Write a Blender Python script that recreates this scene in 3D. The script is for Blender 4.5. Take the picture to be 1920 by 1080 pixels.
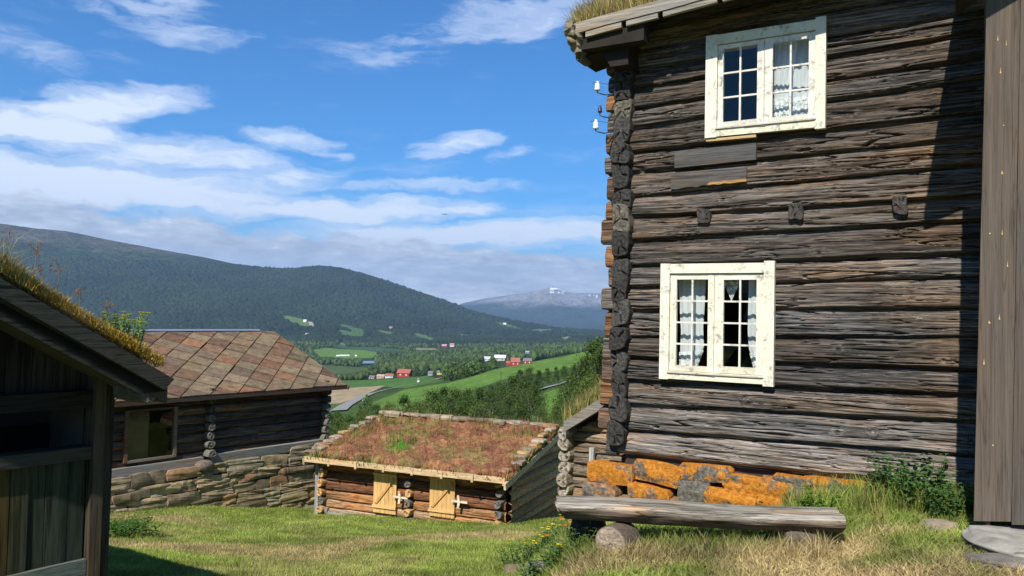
import bpy, math, random
import numpy as np
from mathutils import Matrix, Vector
for o in list(bpy.data.objects): bpy.data.objects.remove(o)
sc = bpy.context.scene
COL = sc.collection
R = math.radians
# ------------------------------------------------------------ camera
FPX, CX, CY, HOR = 1500.0, 960.0, 540.0, 592.0
CAM = np.array([0.0, 0.0, 1.65])
th, ro = math.atan((HOR-CY)/FPX), 0.022
Fv = np.array([0, math.cos(th), math.sin(th)])
R0 = np.array([1.0, 0, 0]); U0 = np.array([0, -math.sin(th), math.cos(th)])
Rv = math.cos(ro)*R0 + math.sin(ro)*U0
Uv = math.cos(ro)*U0 - math.sin(ro)*R0
cd = bpy.data.cameras.new('camera'); cam = bpy.data.objects.new('camera', cd); COL.objects.link(cam)
cd.sensor_width = 36; cd.lens = 36*FPX/1920; cd.clip_start = 0.05; cd.clip_end = 90000
M = Matrix.Identity(4)
for i in range(3):
    M[i][0], M[i][1], M[i][2], M[i][3] = Rv[i], Uv[i], -Fv[i], CAM[i]
cam.matrix_world = M
sc.camera = cam
# ------------------------------------------------------------ sun + sky
SUN_H = (-0.382, -0.924); SUN_EL = R(45)
sl = bpy.data.lights.new('sun', 'SUN'); sl.energy = 4.9; sl.angle = R(0.53); sl.color = (1.0, 0.95, 0.86)
so = bpy.data.objects.new('sun', sl); COL.objects.link(so)
tosun = Vector((SUN_H[0]*math.cos(SUN_EL), SUN_H[1]*math.cos(SUN_EL), math.sin(SUN_EL)))
so.rotation_euler = tosun.to_track_quat('Z', 'Y').to_euler()
so.location = (-10, -20, 30)
HAZE = 5.2e-5
vs = sc.view_settings
vs.view_transform = 'Standard'; vs.look = 'None'; vs.exposure = 0.47; vs.gamma = 1
sc.cycles.use_denoising = True
sc.cycles.max_bounces = 6; sc.cycles.diffuse_bounces = 3; sc.cycles.glossy_bounces = 2
sc.cycles.transmission_bounces = 4; sc.cycles.transparent_max_bounces = 12; sc.cycles.volume_bounces = 0
sc.cycles.caustics_reflective = False; sc.cycles.caustics_refractive = False

class NT:
    """tiny node-graph builder"""
    def __init__(s, tree): s.t = tree; s.n = tree.nodes; s.l = tree.links
    def node(s, typ, **kw):
        n = s.n.new(typ)
        for k, v in kw.items(): setattr(n, k, v)
        return n
    def put(s, sock, v):
        if v is None: return
        if hasattr(v, 'is_output'): s.l.new(v, sock)
        else: sock.default_value = v
    def m(s, op, a=None, b=None, c=None, clamp=False):
        n = s.node('ShaderNodeMath', operation=op); n.use_clamp = clamp
        s.put(n.inputs[0], a); s.put(n.inputs[1], b)
        if c is not None: s.put(n.inputs[2], c)
        return n.outputs[0]
    def noise(s, vec=None, scale=5, detail=4, rough=.5, dist=0, lac=2):
        n = s.node('ShaderNodeTexNoise'); s.put(n.inputs['Vector'], vec)
        s.put(n.inputs['Scale'], scale); s.put(n.inputs['Detail'], detail); s.put(n.inputs['Roughness'], rough)
        s.put(n.inputs['Distortion'], dist); s.put(n.inputs['Lacunarity'], lac)
        return n.outputs[0]
    def voro(s, vec=None, scale=5, feature='F1', rnd=1.0):
        n = s.node('ShaderNodeTexVoronoi', feature=feature); s.put(n.inputs['Vector'], vec)
        s.put(n.inputs['Scale'], scale); s.put(n.inputs['Randomness'], rnd)
        return n
    def ramp(s, fac, stops, interp='LINEAR'):
        n = s.node('ShaderNodeValToRGB'); cr = n.color_ramp; cr.interpolation = interp
        while len(cr.elements) < len(stops): cr.elements.new(0.5)
        for e, (p, c) in zip(cr.elements, stops):
            e.position = p
            e.color = (c, c, c, 1) if isinstance(c, (int, float)) else (c[0], c[1], c[2], 1)
        s.put(n.inputs[0], fac); return n.outputs[0]
    def mix(s, fac, a, b, typ='MIX'):
        n = s.node('ShaderNodeMix', data_type='RGBA', blend_type=typ)
        s.put(n.inputs[0], fac)
        for i, v in ((6, a), (7, b)):
            if isinstance(v, (int, float)): v = (v, v, v, 1)
            elif isinstance(v, tuple) and len(v) == 3: v = v+(1,)
            s.put(n.inputs[i], v)
        return n.outputs[2]
    def mapping(s, vec, scale=(1, 1, 1), loc=(0, 0, 0), rot=(0, 0, 0)):
        n = s.node('ShaderNodeMapping'); s.put(n.inputs[0], vec)
        n.inputs['Scale'].default_value = scale; n.inputs['Location'].default_value = loc; n.inputs['Rotation'].default_value = rot
        return n.outputs[0]
    def comb(s, x=0., y=0., z=0.):
        n = s.node('ShaderNodeCombineXYZ'); s.put(n.inputs[0], x); s.put(n.inputs[1], y); s.put(n.inputs[2], z); return n.outputs[0]
    def sep(s, v):
        n = s.node('ShaderNodeSeparateXYZ'); s.put(n.inputs[0], v); return n.outputs

def ray(px, py): return Fv + (px-CX)/FPX*Rv - (py-CY)/FPX*Uv
def azel(px, py):
    v = ray(px, py); return math.atan2(v[0], v[1]), math.atan2(v[2], math.hypot(v[0], v[1]))

world = bpy.data.worlds.new('World'); sc.world = world; world.use_nodes = True
def build_world():
    g = NT(world.node_tree); g.n.clear()
    out = g.node('ShaderNodeOutputWorld'); bg = g.node('ShaderNodeBackground'); bg.inputs[1].default_value = 0.1
    g.l.new(bg.outputs[0], out.inputs[0])
    sky = g.node('ShaderNodeTexSky', sky_type='NISHITA'); sky.sun_disc = False
    sky.sun_elevation = SUN_EL; sky.sun_rotation = math.atan2(SUN_H[0], SUN_H[1])
    sky.air_density = 1.0; sky.dust_density = 0.4; sky.ozone_density = 2.2; sky.altitude = 500
    skyc = g.mix(1.0, sky.outputs[0], SKY_TINT, 'MULTIPLY')
    tc = g.node('ShaderNodeTexCoord'); X, Y, Z = g.sep(tc.outputs['Generated'])
    az = g.m('ARCTAN2', X, Y); el = g.m('ARCSINE', Z)
    # wispy warp
    st = g.comb(az, g.m('MULTIPLY', el, 2.2), 0.)
    w1 = g.m('SUBTRACT', g.noise(st, 5.5, 4, .55), .5); w2 = g.m('SUBTRACT', g.noise(g.mapping(st, loc=(7, 3, 1)), 7, 4, .6), .5)
    azw = g.m('MULTIPLY_ADD', w1, .16, az); elw = g.m('MULTIPLY_ADD', w2, .055, el)
    tot = None
    for (px, py, rx, ry, rot, s) in BLOBS:
        a0, e0 = azel(px, py); ra, re = rx/FPX, ry/FPX; c, sn = math.cos(R(rot)), math.sin(R(rot))
        da = g.m('SUBTRACT', azw, a0); de = g.m('SUBTRACT', elw, e0)
        p = g.m('MULTIPLY_ADD', da, c/ra, g.m('MULTIPLY', de, sn/ra))
        q = g.m('MULTIPLY_ADD', da, -sn/re, g.m('MULTIPLY', de, c/re))
        d = g.m('MULTIPLY_ADD', p, p, g.m('MULTIPLY', q, q))
        v = g.m('MULTIPLY', g.m('MAXIMUM', g.m('SUBTRACT', 1.0, d), 0.0), s)
        tot = v if tot is None else g.m('ADD', tot, v)
    fib = g.noise(g.mapping(g.comb(azw, elw, 0.), scale=(3.0, 20, 1), rot=(0, 0, R(-9))), 2.2, 7, .62)
    fib2 = g.noise(g.mapping(g.comb(azw, elw, 0.), scale=(2.2, 5, 1), rot=(0, 0, R(-14))), 4, 5, .6)
    fz = g.m('ADD', g.m('MULTIPLY', g.m('SUBTRACT', fib, .5), 2.0), g.m('MULTIPLY', g.m('SUBTRACT', fib2, .5), 1.5))
    # faint background veil + generic clouds elsewhere in the sky
    veil = g.m('MULTIPLY', g.ramp(el, [(0.0, .42), (.10, .26), (.18, .08), (.3, .0), (1, .0)]), 1.0)
    cov = g.m('ADD', g.m('ADD', tot, veil), g.m('MULTIPLY', fz, g.m('MINIMUM', g.m('ADD', g.m('MULTIPLY', tot, 1.6), .35), 1.0)))
    cirrus = g.ramp(cov, [(0.06, 0), (.5, .42), (.95, .84), (1.0, .88)], 'EASE')
    ccol = g.mix(g.ramp(el, [(0, 1), (.25, .55), (.5, 0)]), CIR_HI, CIR_LO)
    c1 = g.mix(cirrus, skyc, ccol)
    # low cumulus bank
    a0, e0 = azel(0, 372); a1, e1 = azel(640, 452); a2, e2 = azel(1120, 492)
    topn = g.node('ShaderNodeMapRange'); g.put(topn.inputs[0], az)
    for i, v in ((1, a0), (2, a1), (3, e0), (4, e1)): topn.inputs[i].default_value = v
    topm = g.node('ShaderNodeMapRange'); g.put(topm.inputs[0], az)
    for i, v in ((1, a1), (2, a2), (3, 0.), (4, e2-e1)): topm.inputs[i].default_value = v
    top = g.m('ADD', topn.outputs[0], topm.outputs[0])
    bn = g.noise(g.comb(az, g.m('MULTIPLY', el, 1.7), .3), 15, 8, .60)
    bn2 = g.noise(g.comb(g.m('MULTIPLY', az, 1.0), g.m('MULTIPLY', el, 5.0), 4.3), 9, 6, .6)
    h = g.m('ADD', g.m('ADD', g.m('SUBTRACT', top, el), .010), g.m('MULTIPLY', g.m('SUBTRACT', bn, .5), .075))
    bank = g.m('MULTIPLY', g.ramp(g.m('MULTIPLY', h, 10.0), [(0, 0), (.10, .95), (1, 1)]), g.ramp(bn2, [(.30, .7), (.42, 1)]))
    lit = g.m('ADD', g.m('MULTIPLY', g.noise(g.comb(az, g.m('MULTIPLY_ADD', el, 2.6, .06), .3), 15, 8, .64, .4), .6), g.m('MULTIPLY', g.noise(g.comb(az, g.m('MULTIPLY', el, 4.5), .9), 34, 5, .6, .3), .4))
    bcol = g.ramp(g.m('ADD', g.m('MULTIPLY', lit, .9), g.m('MULTIPLY', h, 1.3)), [(.41, BK_D), (.48, BK_M), (.545, BK_L), (.62, BK_W)])
    c2 = g.mix(bank, c1, bcol)
    g.l.new(c2, bg.inputs[0])
SKY_TINT = (0.23, 0.70, 1.12)
CIR_HI = (6.3, 7.1, 8.8); CIR_LO = (8.2, 8.7, 9.4)
BK_D = (4.2, 4.65, 5.4); BK_M = (5.2, 5.7, 6.5); BK_L = (6.2, 6.7, 7.5); BK_W = (8.6, 8.9, 9.3)
BLOBS = [(320, 30, 190, 52, -8, .50), (235, 190, 165, 36, 10, .72), (60, 232, 180, 40, 4, .72), (20, 180, 70, 22, 0, .3), (300, 288, 350, 36, -3, .74), (90, 330, 380, 40, 0, .9), (330, 345, 260, 22, 2, .4),
         (560, 264, 120, 24, 4, .7), (850, 272, 110, 26, 12, .75), (640, 290, 60, 16, 0, .5), (430, 385, 300, 26, 0, .6), (730, 392, 240, 20, 3, .85),
         (850, 60, 260, 60, 18, .34), (40, 90, 140, 34, -20, .22), (900, 440, 420, 30, 1, 1.0), (820, 350, 200, 14, 5, .42), (1000, 20, 160, 50, 15, .35), (950, 290, 60, 16, 14, .3)]
build_world()

# ------------------------------------------------------------ numpy noise
def _h(ix, iy, seed):
    n = (ix.astype(np.int64)*374761393 + iy.astype(np.int64)*668265263 + seed*974634777) & 0xffffffff
    n = ((n ^ (n >> 13))*1274126177) & 0xffffffff
    n = (n ^ (n >> 16)) & 0xffffffff
    return n/4294967295.0
def vn(x, y, seed=0):
    x = np.asarray(x, float); y = np.asarray(y, float)
    ix = np.floor(x); iy = np.floor(y); fx = x-ix; fy = y-iy
    fx = fx*fx*(3-2*fx); fy = fy*fy*(3-2*fy)
    a = _h(ix, iy, seed); b = _h(ix+1, iy, seed); c = _h(ix, iy+1, seed); d = _h(ix+1, iy+1, seed)
    return (a*(1-fx)+b*fx)*(1-fy) + (c*(1-fx)+d*fx)*fy
def fbm(x, y, seed=0, oct=4, gain=.5):
    s = 0; a = 1; t = 0
    for i in range(oct):
        s = s + a*vn(x*2**i, y*2**i, seed+i*17); t += a; a *= gain
    return s/t
def sstep(a, b, x):
    t = np.clip((x-a)/(b-a), 0, 1); return t*t*(3-2*t)

# ------------------------------------------------------------ mesh helpers
def npmesh(name, V, faces, cols=None, smooth=False):
    """V (n,3); faces = list of (k,3|4) int arrays; cols (n,3)"""
    V = np.asarray(V, np.float32)
    me = bpy.data.meshes.new(name); me.vertices.add(len(V)); me.vertices.foreach_set('co', V.ravel())
    loops = np.concatenate([np.asarray(f).ravel() for f in faces]).astype(np.int32)
    tot = np.concatenate([np.full(len(f), f.shape[1], np.int32) for f in faces])
    st = np.concatenate([[0], np.cumsum(tot)[:-1]]).astype(np.int32)
    me.loops.add(len(loops)); me.loops.foreach_set('vertex_index', loops)
    me.polygons.add(len(tot)); me.polygons.foreach_set('loop_start', st); me.polygons.foreach_set('loop_total', tot)
    if smooth: me.polygons.foreach_set('use_smooth', np.ones(len(tot), bool))
    if cols is not None:
        a = me.color_attributes.new('Col', 'FLOAT_COLOR', 'POINT')
        a.data.foreach_set('color', np.concatenate([np.asarray(cols, np.float32), np.ones((len(V), 1), np.float32)], 1).ravel())
    me.update(calc_edges=True); me.validate()
    return me
def grid_faces(nu, nv, keep=None):
    i = np.arange(nu*nv).reshape(nu, nv)
    q = np.stack([i[:-1, :-1], i[1:, :-1], i[1:, 1:], i[:-1, 1:]], -1).reshape(-1, 4)
    return q if keep is None else q[keep.ravel()]
class MB:
    def __init__(s): s.v = []; s.f = []; s.c = []; s.n = 0
    def add(s, V, F, col=(1, 1, 1)):
        V = np.asarray(V, float)
        s.v.append(V); s.f += [tuple(int(k)+s.n for k in f) for f in F]
        c = np.asarray(col, float); s.c.append(np.tile(c, (len(V), 1)) if c.ndim == 1 else c); s.n += len(V); return s
    def box(s, a, b, col=(1, 1, 1), jit=0, rnd=None):
        x0, y0, z0 = a; x1, y1, z1 = b
        V = np.array([(x0, y0, z0), (x1, y0, z0), (x1, y1, z0), (x0, y1, z0), (x0, y0, z1), (x1, y0, z1), (x1, y1, z1), (x0, y1, z1)], float)
        if jit: V += (rnd or np.random).uniform(-jit, jit, V.shape)
        return s.add(V, [(0, 3, 2, 1), (4, 5, 6, 7), (0, 1, 5, 4), (1, 2, 6, 5), (2, 3, 7, 6), (3, 0, 4, 7)], col)
    def prism(s, pts, axis, a, b, col=(1, 1, 1)):
        """pts polygon in the plane across axis (ordered), extruded a..b along axis"""
        n = len(pts); V = []
        for t in (a, b):
            for p in pts:
                q = [p[0], p[1]]; q.insert(axis, t); V.append(q)
        F = [tuple(range(n))[::-1], tuple(range(n, 2*n))] + [(i, (i+1) % n, n+(i+1) % n, n+i) for i in range(n)]
        return s.add(V, F, col)
    def beam(s, p, q, w, h, col=(1, 1, 1), up=(0, 0, 1)):
        p = np.array(p, float); q = np.array(q, float); d = (q-p)/np.linalg.norm(q-p)
        sd = np.cross(d, up); sd /= np.linalg.norm(sd); u = np.cross(sd, d)
        V = [e+sd*a*w/2+u*b*h/2 for e in (p, q) for a, b in ((-1, -1), (1, -1), (1, 1), (-1, 1))]
        return s.add(V, [(0, 3, 2, 1), (4, 5, 6, 7), (0, 1, 5, 4), (1, 2, 6, 5), (2, 3, 7, 6), (3, 0, 4, 7)], col)
    def tube(s, pts, rad, n=8, col=(1, 1, 1), cap=True):
        pts = np.asarray(pts, float); rad = np.broadcast_to(rad, (len(pts),)); V = []
        for i, p in enumerate(pts):
            d = pts[min(i+1, len(pts)-1)]-pts[max(i-1, 0)]; d = d/(np.linalg.norm(d)+1e-9)
            a = np.cross(d, (0, 0, 1) if abs(d[2]) < .9 else (1, 0, 0)); a /= np.linalg.norm(a); b = np.cross(d, a)
            for k in range(n):
                t = 2*math.pi*k/n; V.append(p+rad[i]*(a*math.cos(t)+b*math.sin(t)))
        F = [(i*n+k, i*n+(k+1) % n, (i+1)*n+(k+1) % n, (i+1)*n+k) for i in range(len(pts)-1) for k in range(n)]
        if cap: F += [tuple(range(n))[::-1], tuple((len(pts)-1)*n+k for k in range(n))]
        return s.add(V, F, col)
    def build(s, name, mat, parent=None, smooth=False):
        V = np.concatenate(s.v); me = bpy.data.meshes.new(name); me.from_pydata(V.tolist(), [], s.f)
        a = me.color_attributes.new('Col', 'FLOAT_COLOR', 'POINT')
        a.data.foreach_set('color', np.concatenate([np.concatenate(s.c), np.ones((len(V), 1))], 1).astype(np.float32).ravel())
        if smooth: me.polygons.foreach_set('use_smooth', np.ones(len(me.polygons), bool))
        me.update(); return link(name, me, mat, parent)
def link(name, me, mat=None, parent=None):
    o = bpy.data.objects.new(name, me); COL.objects.link(o)
    if mat: me.materials.append(mat)
    if parent: o.parent = parent
    return o
def tag(o, label=None, cat=None, group=None, kind=None):
    if label: o['label'] = label
    if cat: o['category'] = cat
    if group: o['group'] = group
    if kind: o['kind'] = kind
    return o
def thing(name, label, cat, loc=(0, 0, 0), rz=0, group=None):
    o = bpy.data.objects.new(name, None); COL.objects.link(o); o.location = loc; o.rotation_euler = (0, 0, rz); o.empty_display_size = .2
    return tag(o, label, cat, group)
def copy_tree(o, parent=None):
    c = o.copy(); COL.objects.link(c); c.parent = parent
    for ch in list(o.children): copy_tree(ch, c)
    return c
def rock(mb, c, dims, seed, rz=0, col=(1, 1, 1), n=6, p=.42, amp=.12, tilt=0):
    """hewn field stone: a subdivided cube pulled towards a rounded block, roughened"""
    g = np.linspace(-1, 1, n+1); V = {}; L = []; F = []
    def vid(q):
        k = tuple(np.round(q, 5))
        if k not in V: V[k] = len(L); L.append(q)
        return V[k]
    for ax in range(3):
        for sg in (-1, 1):
            for i in range(n):
                for j in range(n):
                    ids = []
                    for (a, b) in ((i, j), (i+1, j), (i+1, j+1), (i, j+1)):
                        q = [0, 0, 0]; q[ax] = sg; q[(ax+1) % 3] = g[a]; q[(ax+2) % 3] = g[b]; ids.append(vid(q))
                    F.append(ids if sg > 0 else ids[::-1])
    P = np.array(L, float); r = np.linalg.norm(P, axis=1, keepdims=True); P = P*(1-p)+P/r*1.25*p
    rs = np.random.RandomState(seed)
    for k in range(5):
        d = rs.normal(size=3); d /= np.linalg.norm(d); f = rs.uniform(2, 7); P = P+amp/(1+k*.35)*np.sin(P@d*f+rs.uniform(0, 6))[:, None]*rs.normal(size=3)*.6
    P = P*np.array(dims)/2
    ca, sa = math.cos(tilt), math.sin(tilt); P = np.stack([P[:, 0]*ca-P[:, 2]*sa, P[:, 1], P[:, 0]*sa+P[:, 2]*ca], 1)
    ca, sa = math.cos(rz), math.sin(rz); P = np.stack([P[:, 0]*ca-P[:, 1]*sa, P[:, 0]*sa+P[:, 1]*ca, P[:, 2]], 1)
    mb.add(P+np.array(c), F, col); return mb
def blades(P, h, w, lean, col, rs, seg=1):
    """grass blades as slim triangles (seg=1) or bent blades (seg=2); returns V, faces, colours"""
    n = len(P); a = rs.uniform(0, 2*math.pi, n); dx = np.cos(a)*w/2; dy = np.sin(a)*w/2
    side = np.stack([dx, dy, np.zeros(n)], 1); ln = np.stack([lean[:, 0], lean[:, 1], np.zeros(n)], 1)
    up = np.zeros((n, 3)); up[:, 2] = h
    if seg == 1:
        V = np.stack([P-side, P+side, P+up+ln], 1).reshape(-1, 3); F = [np.arange(3*n).reshape(n, 3)]; k = 3
    else:
        m = P+up*.6+ln*.35
        V = np.stack([P-side, P+side, m+side*.75, m-side*.75, P+up+ln], 1).reshape(-1, 3); b = np.arange(n)[:, None]*5
        F = [b+np.array([0, 1, 2, 3]), b+np.array([3, 2, 4])]; k = 5
    C = np.repeat(col, k, 0); C = C.reshape(n, k, 3); C[:, :2] *= .92; return V, F, np.clip(C.reshape(-1, 3), 0, 1)
class Frame:
    def __init__(s, ox, oy, deg): s.o = np.array([ox, oy, 0.]); s.a = R(deg); s.x = np.array([math.cos(s.a), math.sin(s.a), 0]); s.y = np.array([-math.sin(s.a), math.cos(s.a), 0])
    def px(s, px, py, y=0.0):
        """local (x, z) where the line of sight meets the plane local y = y"""
        d = ray(px, py); P0 = s.o+s.y*y; t = np.dot(P0-CAM, s.y)/np.dot(d, s.y); P = CAM+t*d
        return float(np.dot(P-s.o, s.x)), float(P[2])
    def w(s, x, y, z=0): p = s.o+s.x*x+s.y*y; return np.array([p[0], p[1], z])
def atY(px, py, Y):
    d = ray(px, py); return CAM+d*(Y/d[1])

# ------------------------------------------------------------ materials
def newmat(name, rough=.9, spec=.2):
    m = bpy.data.materials.new(name); m.use_nodes = True; g = NT(m.node_tree)
    b = g.n['Principled BSDF']; b.inputs['Roughness'].default_value = rough; b.inputs['Specular IOR Level'].default_value = spec
    return m, g, b
def attr(g): n = g.node('ShaderNodeAttribute'); n.attribute_name = 'Col'; return n.outputs[0]
def bump(g, b, h, dist, strength=1.0):
    n = g.node('ShaderNodeBump'); n.inputs['Strength'].default_value = strength; n.inputs['Distance'].default_value = dist
    g.put(n.inputs['Height'], h); g.l.new(n.outputs[0], b.inputs['Normal'])
def obj_co(g): return g.node('ShaderNodeTexCoord').outputs['Object']
def wood(name, axis='x', lo=.45, hi=1.5, dist=.004, fine=60, warm=(1.25, .95, .7), cool=(.9, .97, 1.05), rough=.85, along=2.0, ramp=(.36, .6), crk=0):
    m, g, b = newmat(name, rough, .15); co = obj_co(g)
    sc_ = [fine, fine, fine]; sc_['xyz'.index(axis)] = along
    s2 = [fine*3.3]*3; s2['xyz'.index(axis)] = along*3
    n1 = g.noise(g.mapping(co, sc_), 1, 6, .62, .6); n2 = g.noise(g.mapping(co, s2), 1, 4, .6)
    s3 = [6, 6, 6]; s3['xyz'.index(axis)] = 1.1
    n3 = g.noise(g.mapping(co, s3), 1, 4, .6)
    n = g.m('ADD', g.m('MULTIPLY', n1, .65), g.m('MULTIPLY', n2, .35))
    base = g.mix(1.0, attr(g), g.ramp(n, [(ramp[0], lo), ((ramp[0]+ramp[1])/2, 1.0), (ramp[1], hi)]), 'MULTIPLY')
    if crk:
        s4 = [fine*.55]*3; s4['xyz'.index(axis)] = along*.55
        n4 = g.noise(g.mapping(co, s4, (3, 5, 7)), 1, 3, .5, .4); ln = g.m('ABSOLUTE', g.m('SUBTRACT', n4, .5)); s5 = [fine*1.6]*3; s5['xyz'.index(axis)] = along*1.4
        ln2 = g.m('ABSOLUTE', g.m('SUBTRACT', g.noise(g.mapping(co, s5, (9, 2, 4)), 1, 2, .5, .3), .5))
        cr = g.m('MINIMUM', g.ramp(ln, [(.0, 0), (.016, 1)]), g.ramp(ln2, [(.0, .15), (.014, 1)])); base = g.mix(1.0, base, g.ramp(cr, [(0, crk), (1, 1.0)]), 'MULTIPLY'); n = g.m('MULTIPLY_ADD', cr, .5, n)
    tint = g.ramp(n3, [(.36, cool), (.52, (1, 1, 1)), (.66, warm)])
    g.l.new(g.mix(1.0, base, tint, 'MULTIPLY'), b.inputs['Base Color'])
    bump(g, b, n, dist); return m
def colmat(name, rough=.9, nscale=8, lo=.7, hi=1.3, dist=.01, detail=6, spec=.15, trans=0):
    m, g, b = newmat(name, rough, spec); co = obj_co(g); n = g.noise(co, nscale, detail, .62)
    g.l.new(g.mix(1.0, attr(g), g.ramp(n, [(.32, lo), (.68, hi)]), 'MULTIPLY'), b.inputs['Base Color'])
    if dist: bump(g, b, n, dist)
    return m
def leafmat(name, trans=.35, lo=.75, hi=1.25):
    m, g, b = newmat(name, .75, .15); co = obj_co(g); n = g.noise(co, 3, 2)
    c = g.mix(1.0, attr(g), g.ramp(n, [(.35, lo), (.65, hi)]), 'MULTIPLY'); g.l.new(c, b.inputs['Base Color'])
    t = g.node('ShaderNodeBsdfTranslucent'); g.l.new(c, t.inputs[0]); mx = g.node('ShaderNodeMixShader'); mx.inputs[0].default_value = trans
    g.l.new(b.outputs[0], mx.inputs[1]); g.l.new(t.outputs[0], mx.inputs[2]); g.l.new(mx.outputs[0], g.n['Material Output'].inputs[0]); return m
def stone(name):
    m, g, b = newmat(name, .9, .2); co = obj_co(g)
    n = g.noise(co, 7, 7, .65); n2 = g.noise(g.mapping(co, (5, 5, 14)), 1, 5, .6)
    f = g.m('ADD', g.m('MULTIPLY', n, .6), g.m('MULTIPLY', n2, .4))
    c = g.mix(1.0, attr(g), g.ramp(f, [(.34, .55), (.5, 1.0), (.66, 1.45)]), 'MULTIPLY')
    sp = g.noise(co, 38, 3, .6); c = g.mix(g.ramp(sp, [(.60, 0), (.68, .55)]), c, (.34, .31, .23))
    g.l.new(c, b.inputs['Base Color']); bump(g, b, f, .02); return m
def lichen(name):
    m, g, b = newmat(name, .95, .1); co = obj_co(g)
    n = g.noise(co, 5, 6, .6); n2 = g.noise(co, 26, 5, .7)
    rockc = g.ramp(n2, [(.3, (.05, .045, .04)), (.6, (.2, .18, .15)), (.75, (.4, .38, .32))])
    orc = g.ramp(n2, [(.25, (.20, .075, .015)), (.5, (.48, .18, .022)), (.7, (.64, .30, .06))])
    geo = g.sep(g.node('ShaderNodeNewGeometry').outputs['Normal'])
    f = g.m('ADD', g.m('ADD', n, g.m('MULTIPLY', geo[2], .10)), g.m('MULTIPLY', g.m('SUBTRACT', n2, .5), .35))
    g.l.new(g.mix(g.m('MULTIPLY', g.ramp(f, [(.41, 0), (.51, 1)]), g.sep(attr(g))[0]), rockc, orc), b.inputs['Base Color'])
    bump(g, b, n2, .02); return m
LOGW = wood('weathered_log', 'x', lo=.14, hi=2.15, dist=.008, fine=46, along=1.1, ramp=(.38, .62), warm=(1.10, .98, .84), crk=.22)
LOGB = wood('barn_log', 'x', lo=.4, hi=1.7, dist=.006, fine=26, along=1.5, warm=(1.4, .96, .65), crk=.3)
BOARDP = wood('porch_board', 'z', lo=.72, hi=1.25, crk=.6, dist=.0008, fine=30, along=.8, warm=(1.06, 1, .94))
BOARDX = wood('board_along', 'x', lo=.5, hi=1.45, dist=.003, fine=50)
BOARDZ = wood('board_upright', 'z', lo=.55, hi=1.4, dist=.002, fine=45, along=1.2)
ENDG = colmat('end_grain', .95, 24, .55, 1.4, .004)
STONE = stone('field_stone'); LICHEN = lichen('lichen_stone')
GRASS = leafmat('grass_blade', .3); LEAF = leafmat('leaf', .3); 
METAL = colmat('iron', .6, 20, .8, 1.2, .001)

# ------------------------------------------------------------ terrain
def terrace(x, y):
    z = 0.02+.085*np.clip(x-.7, -1, 3.2)-.27*np.maximum(0, y-8.0)+.012*(fbm(x*1.5, y*1.5, 5)-.5)*4-.22*sstep(6.0, 7.2, y)*(1-sstep(2.1, 3.0, x))
    return z
def near_z(x, y):
    x = np.asarray(x, float); y = np.asarray(y, float)
    k = .6; yy = (y-3)/k; s = k*np.where(yy > 30, yy, np.log1p(np.exp(np.clip(yy, -30, 30))))
    pl = -.183*s+(fbm(x*.35, y*.35, 3)-.5)*.22+(fbm(x*1.3, y*1.3, 4)-.5)*.07
    xe = np.interp(y, [0, 5, 8, 12, 16], [-1.4, -.25, .0, .1, 1.0])
    w = sstep(0, 1, (x-xe)/np.interp(y, [4, 6, 14], [.75, .8, 1.6]))
    pl = pl-.13*sstep(10, 14, y)*sstep(-6.5, -4, x)
    return pl*(1-w)+terrace(x, y)*w
PXC = [-600, 0, 300, 450, 560, 620, 700, 800, 900, 1000, 1110, 1400, 1900, 2600]
TAB = {
 25: [370, 370, 370, 370, 370, 370, 365, 355, 345, 320, 280, 200, 100, 50],
 45: [300, 300, 300, 300, 300, 300, 296, 290, 280, 260, 230, 150, 60, 0],
 80: [265, 265, 265, 265, 265, 265, 262, 255, 245, 225, 190, 100, 20, -60],
 130: [235, 235, 235, 235, 235, 235, 230, 225, 212, 188, 155, 60, 0, -100],
 220: [205, 205, 205, 205, 205, 205, 198, 185, 172, 150, 120, 40, -30, -130],
 350: [182, 182, 182, 182, 182, 178, 170, 154, 132, 112, 88, 20, -60, -150],
 550: [162, 162, 162, 162, 160, 157, 149, 128, 107, 90, 62, -10, -90, -180],
 900: [140, 140, 140, 140, 140, 140, 134, 120, 106, 92, 70, -5, -80, -170],
 1500: [112, 112, 112, 112, 112, 111, 106, 97, 90, 82, 66, 0, -70, -150],
 2500: [80, 80, 80, 80, 80, 79, 77, 72, 68, 62, 56, 5, -60, -140],
 3500: [40, 42, 46, 50, 54, 55, 57, 57, 56, 52, 49, 10, -50, -130],
 4200: [0, 0, 8, 14, 20, 22, 30, 42, 48, 46, 42, 10, -40, -120],
 5000: [-60, -60, -42, -28, -20, -20, -10, 16, 34, 38, 36, 12, -35, -110],
 9000: [-120, -120, -90, -70, -60, -55, -40, 0, 24, 28, 28, 14, -10, -60],
 12000: [-40, -40, -30, -20, 0, 0, 0, 5, 8, 10, 12, 8, 0, -20]}
YS = np.array(sorted(TAB)); 
SKY_L = ([-600, -200, 0, 60, 120, 200, 300, 380, 440, 500, 545, 575, 600, 640, 680, 740, 790, 830, 880, 920, 960, 1010, 1060, 1120, 1400, 2600],
         [400, 408, 419, 427, 432, 449, 468, 482, 495, 502, 503, 499, 497, 501, 512, 531, 548, 561, 580, 591, 600, 609, 617, 621, 600, 500])
SKY_R = ([-600, 700, 820, 870, 905, 935, 960, 985, 1005, 1020, 1035, 1048, 1060, 1075, 1100, 1125, 1250, 1500, 2600],
         [620, 600, 585, 568, 560, 556, 552, 550, 545, 541, 538, 541, 546, 549, 549, 550, 552, 560, 560])
def hrow(px): return HOR+.022*(px-CX)
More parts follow.
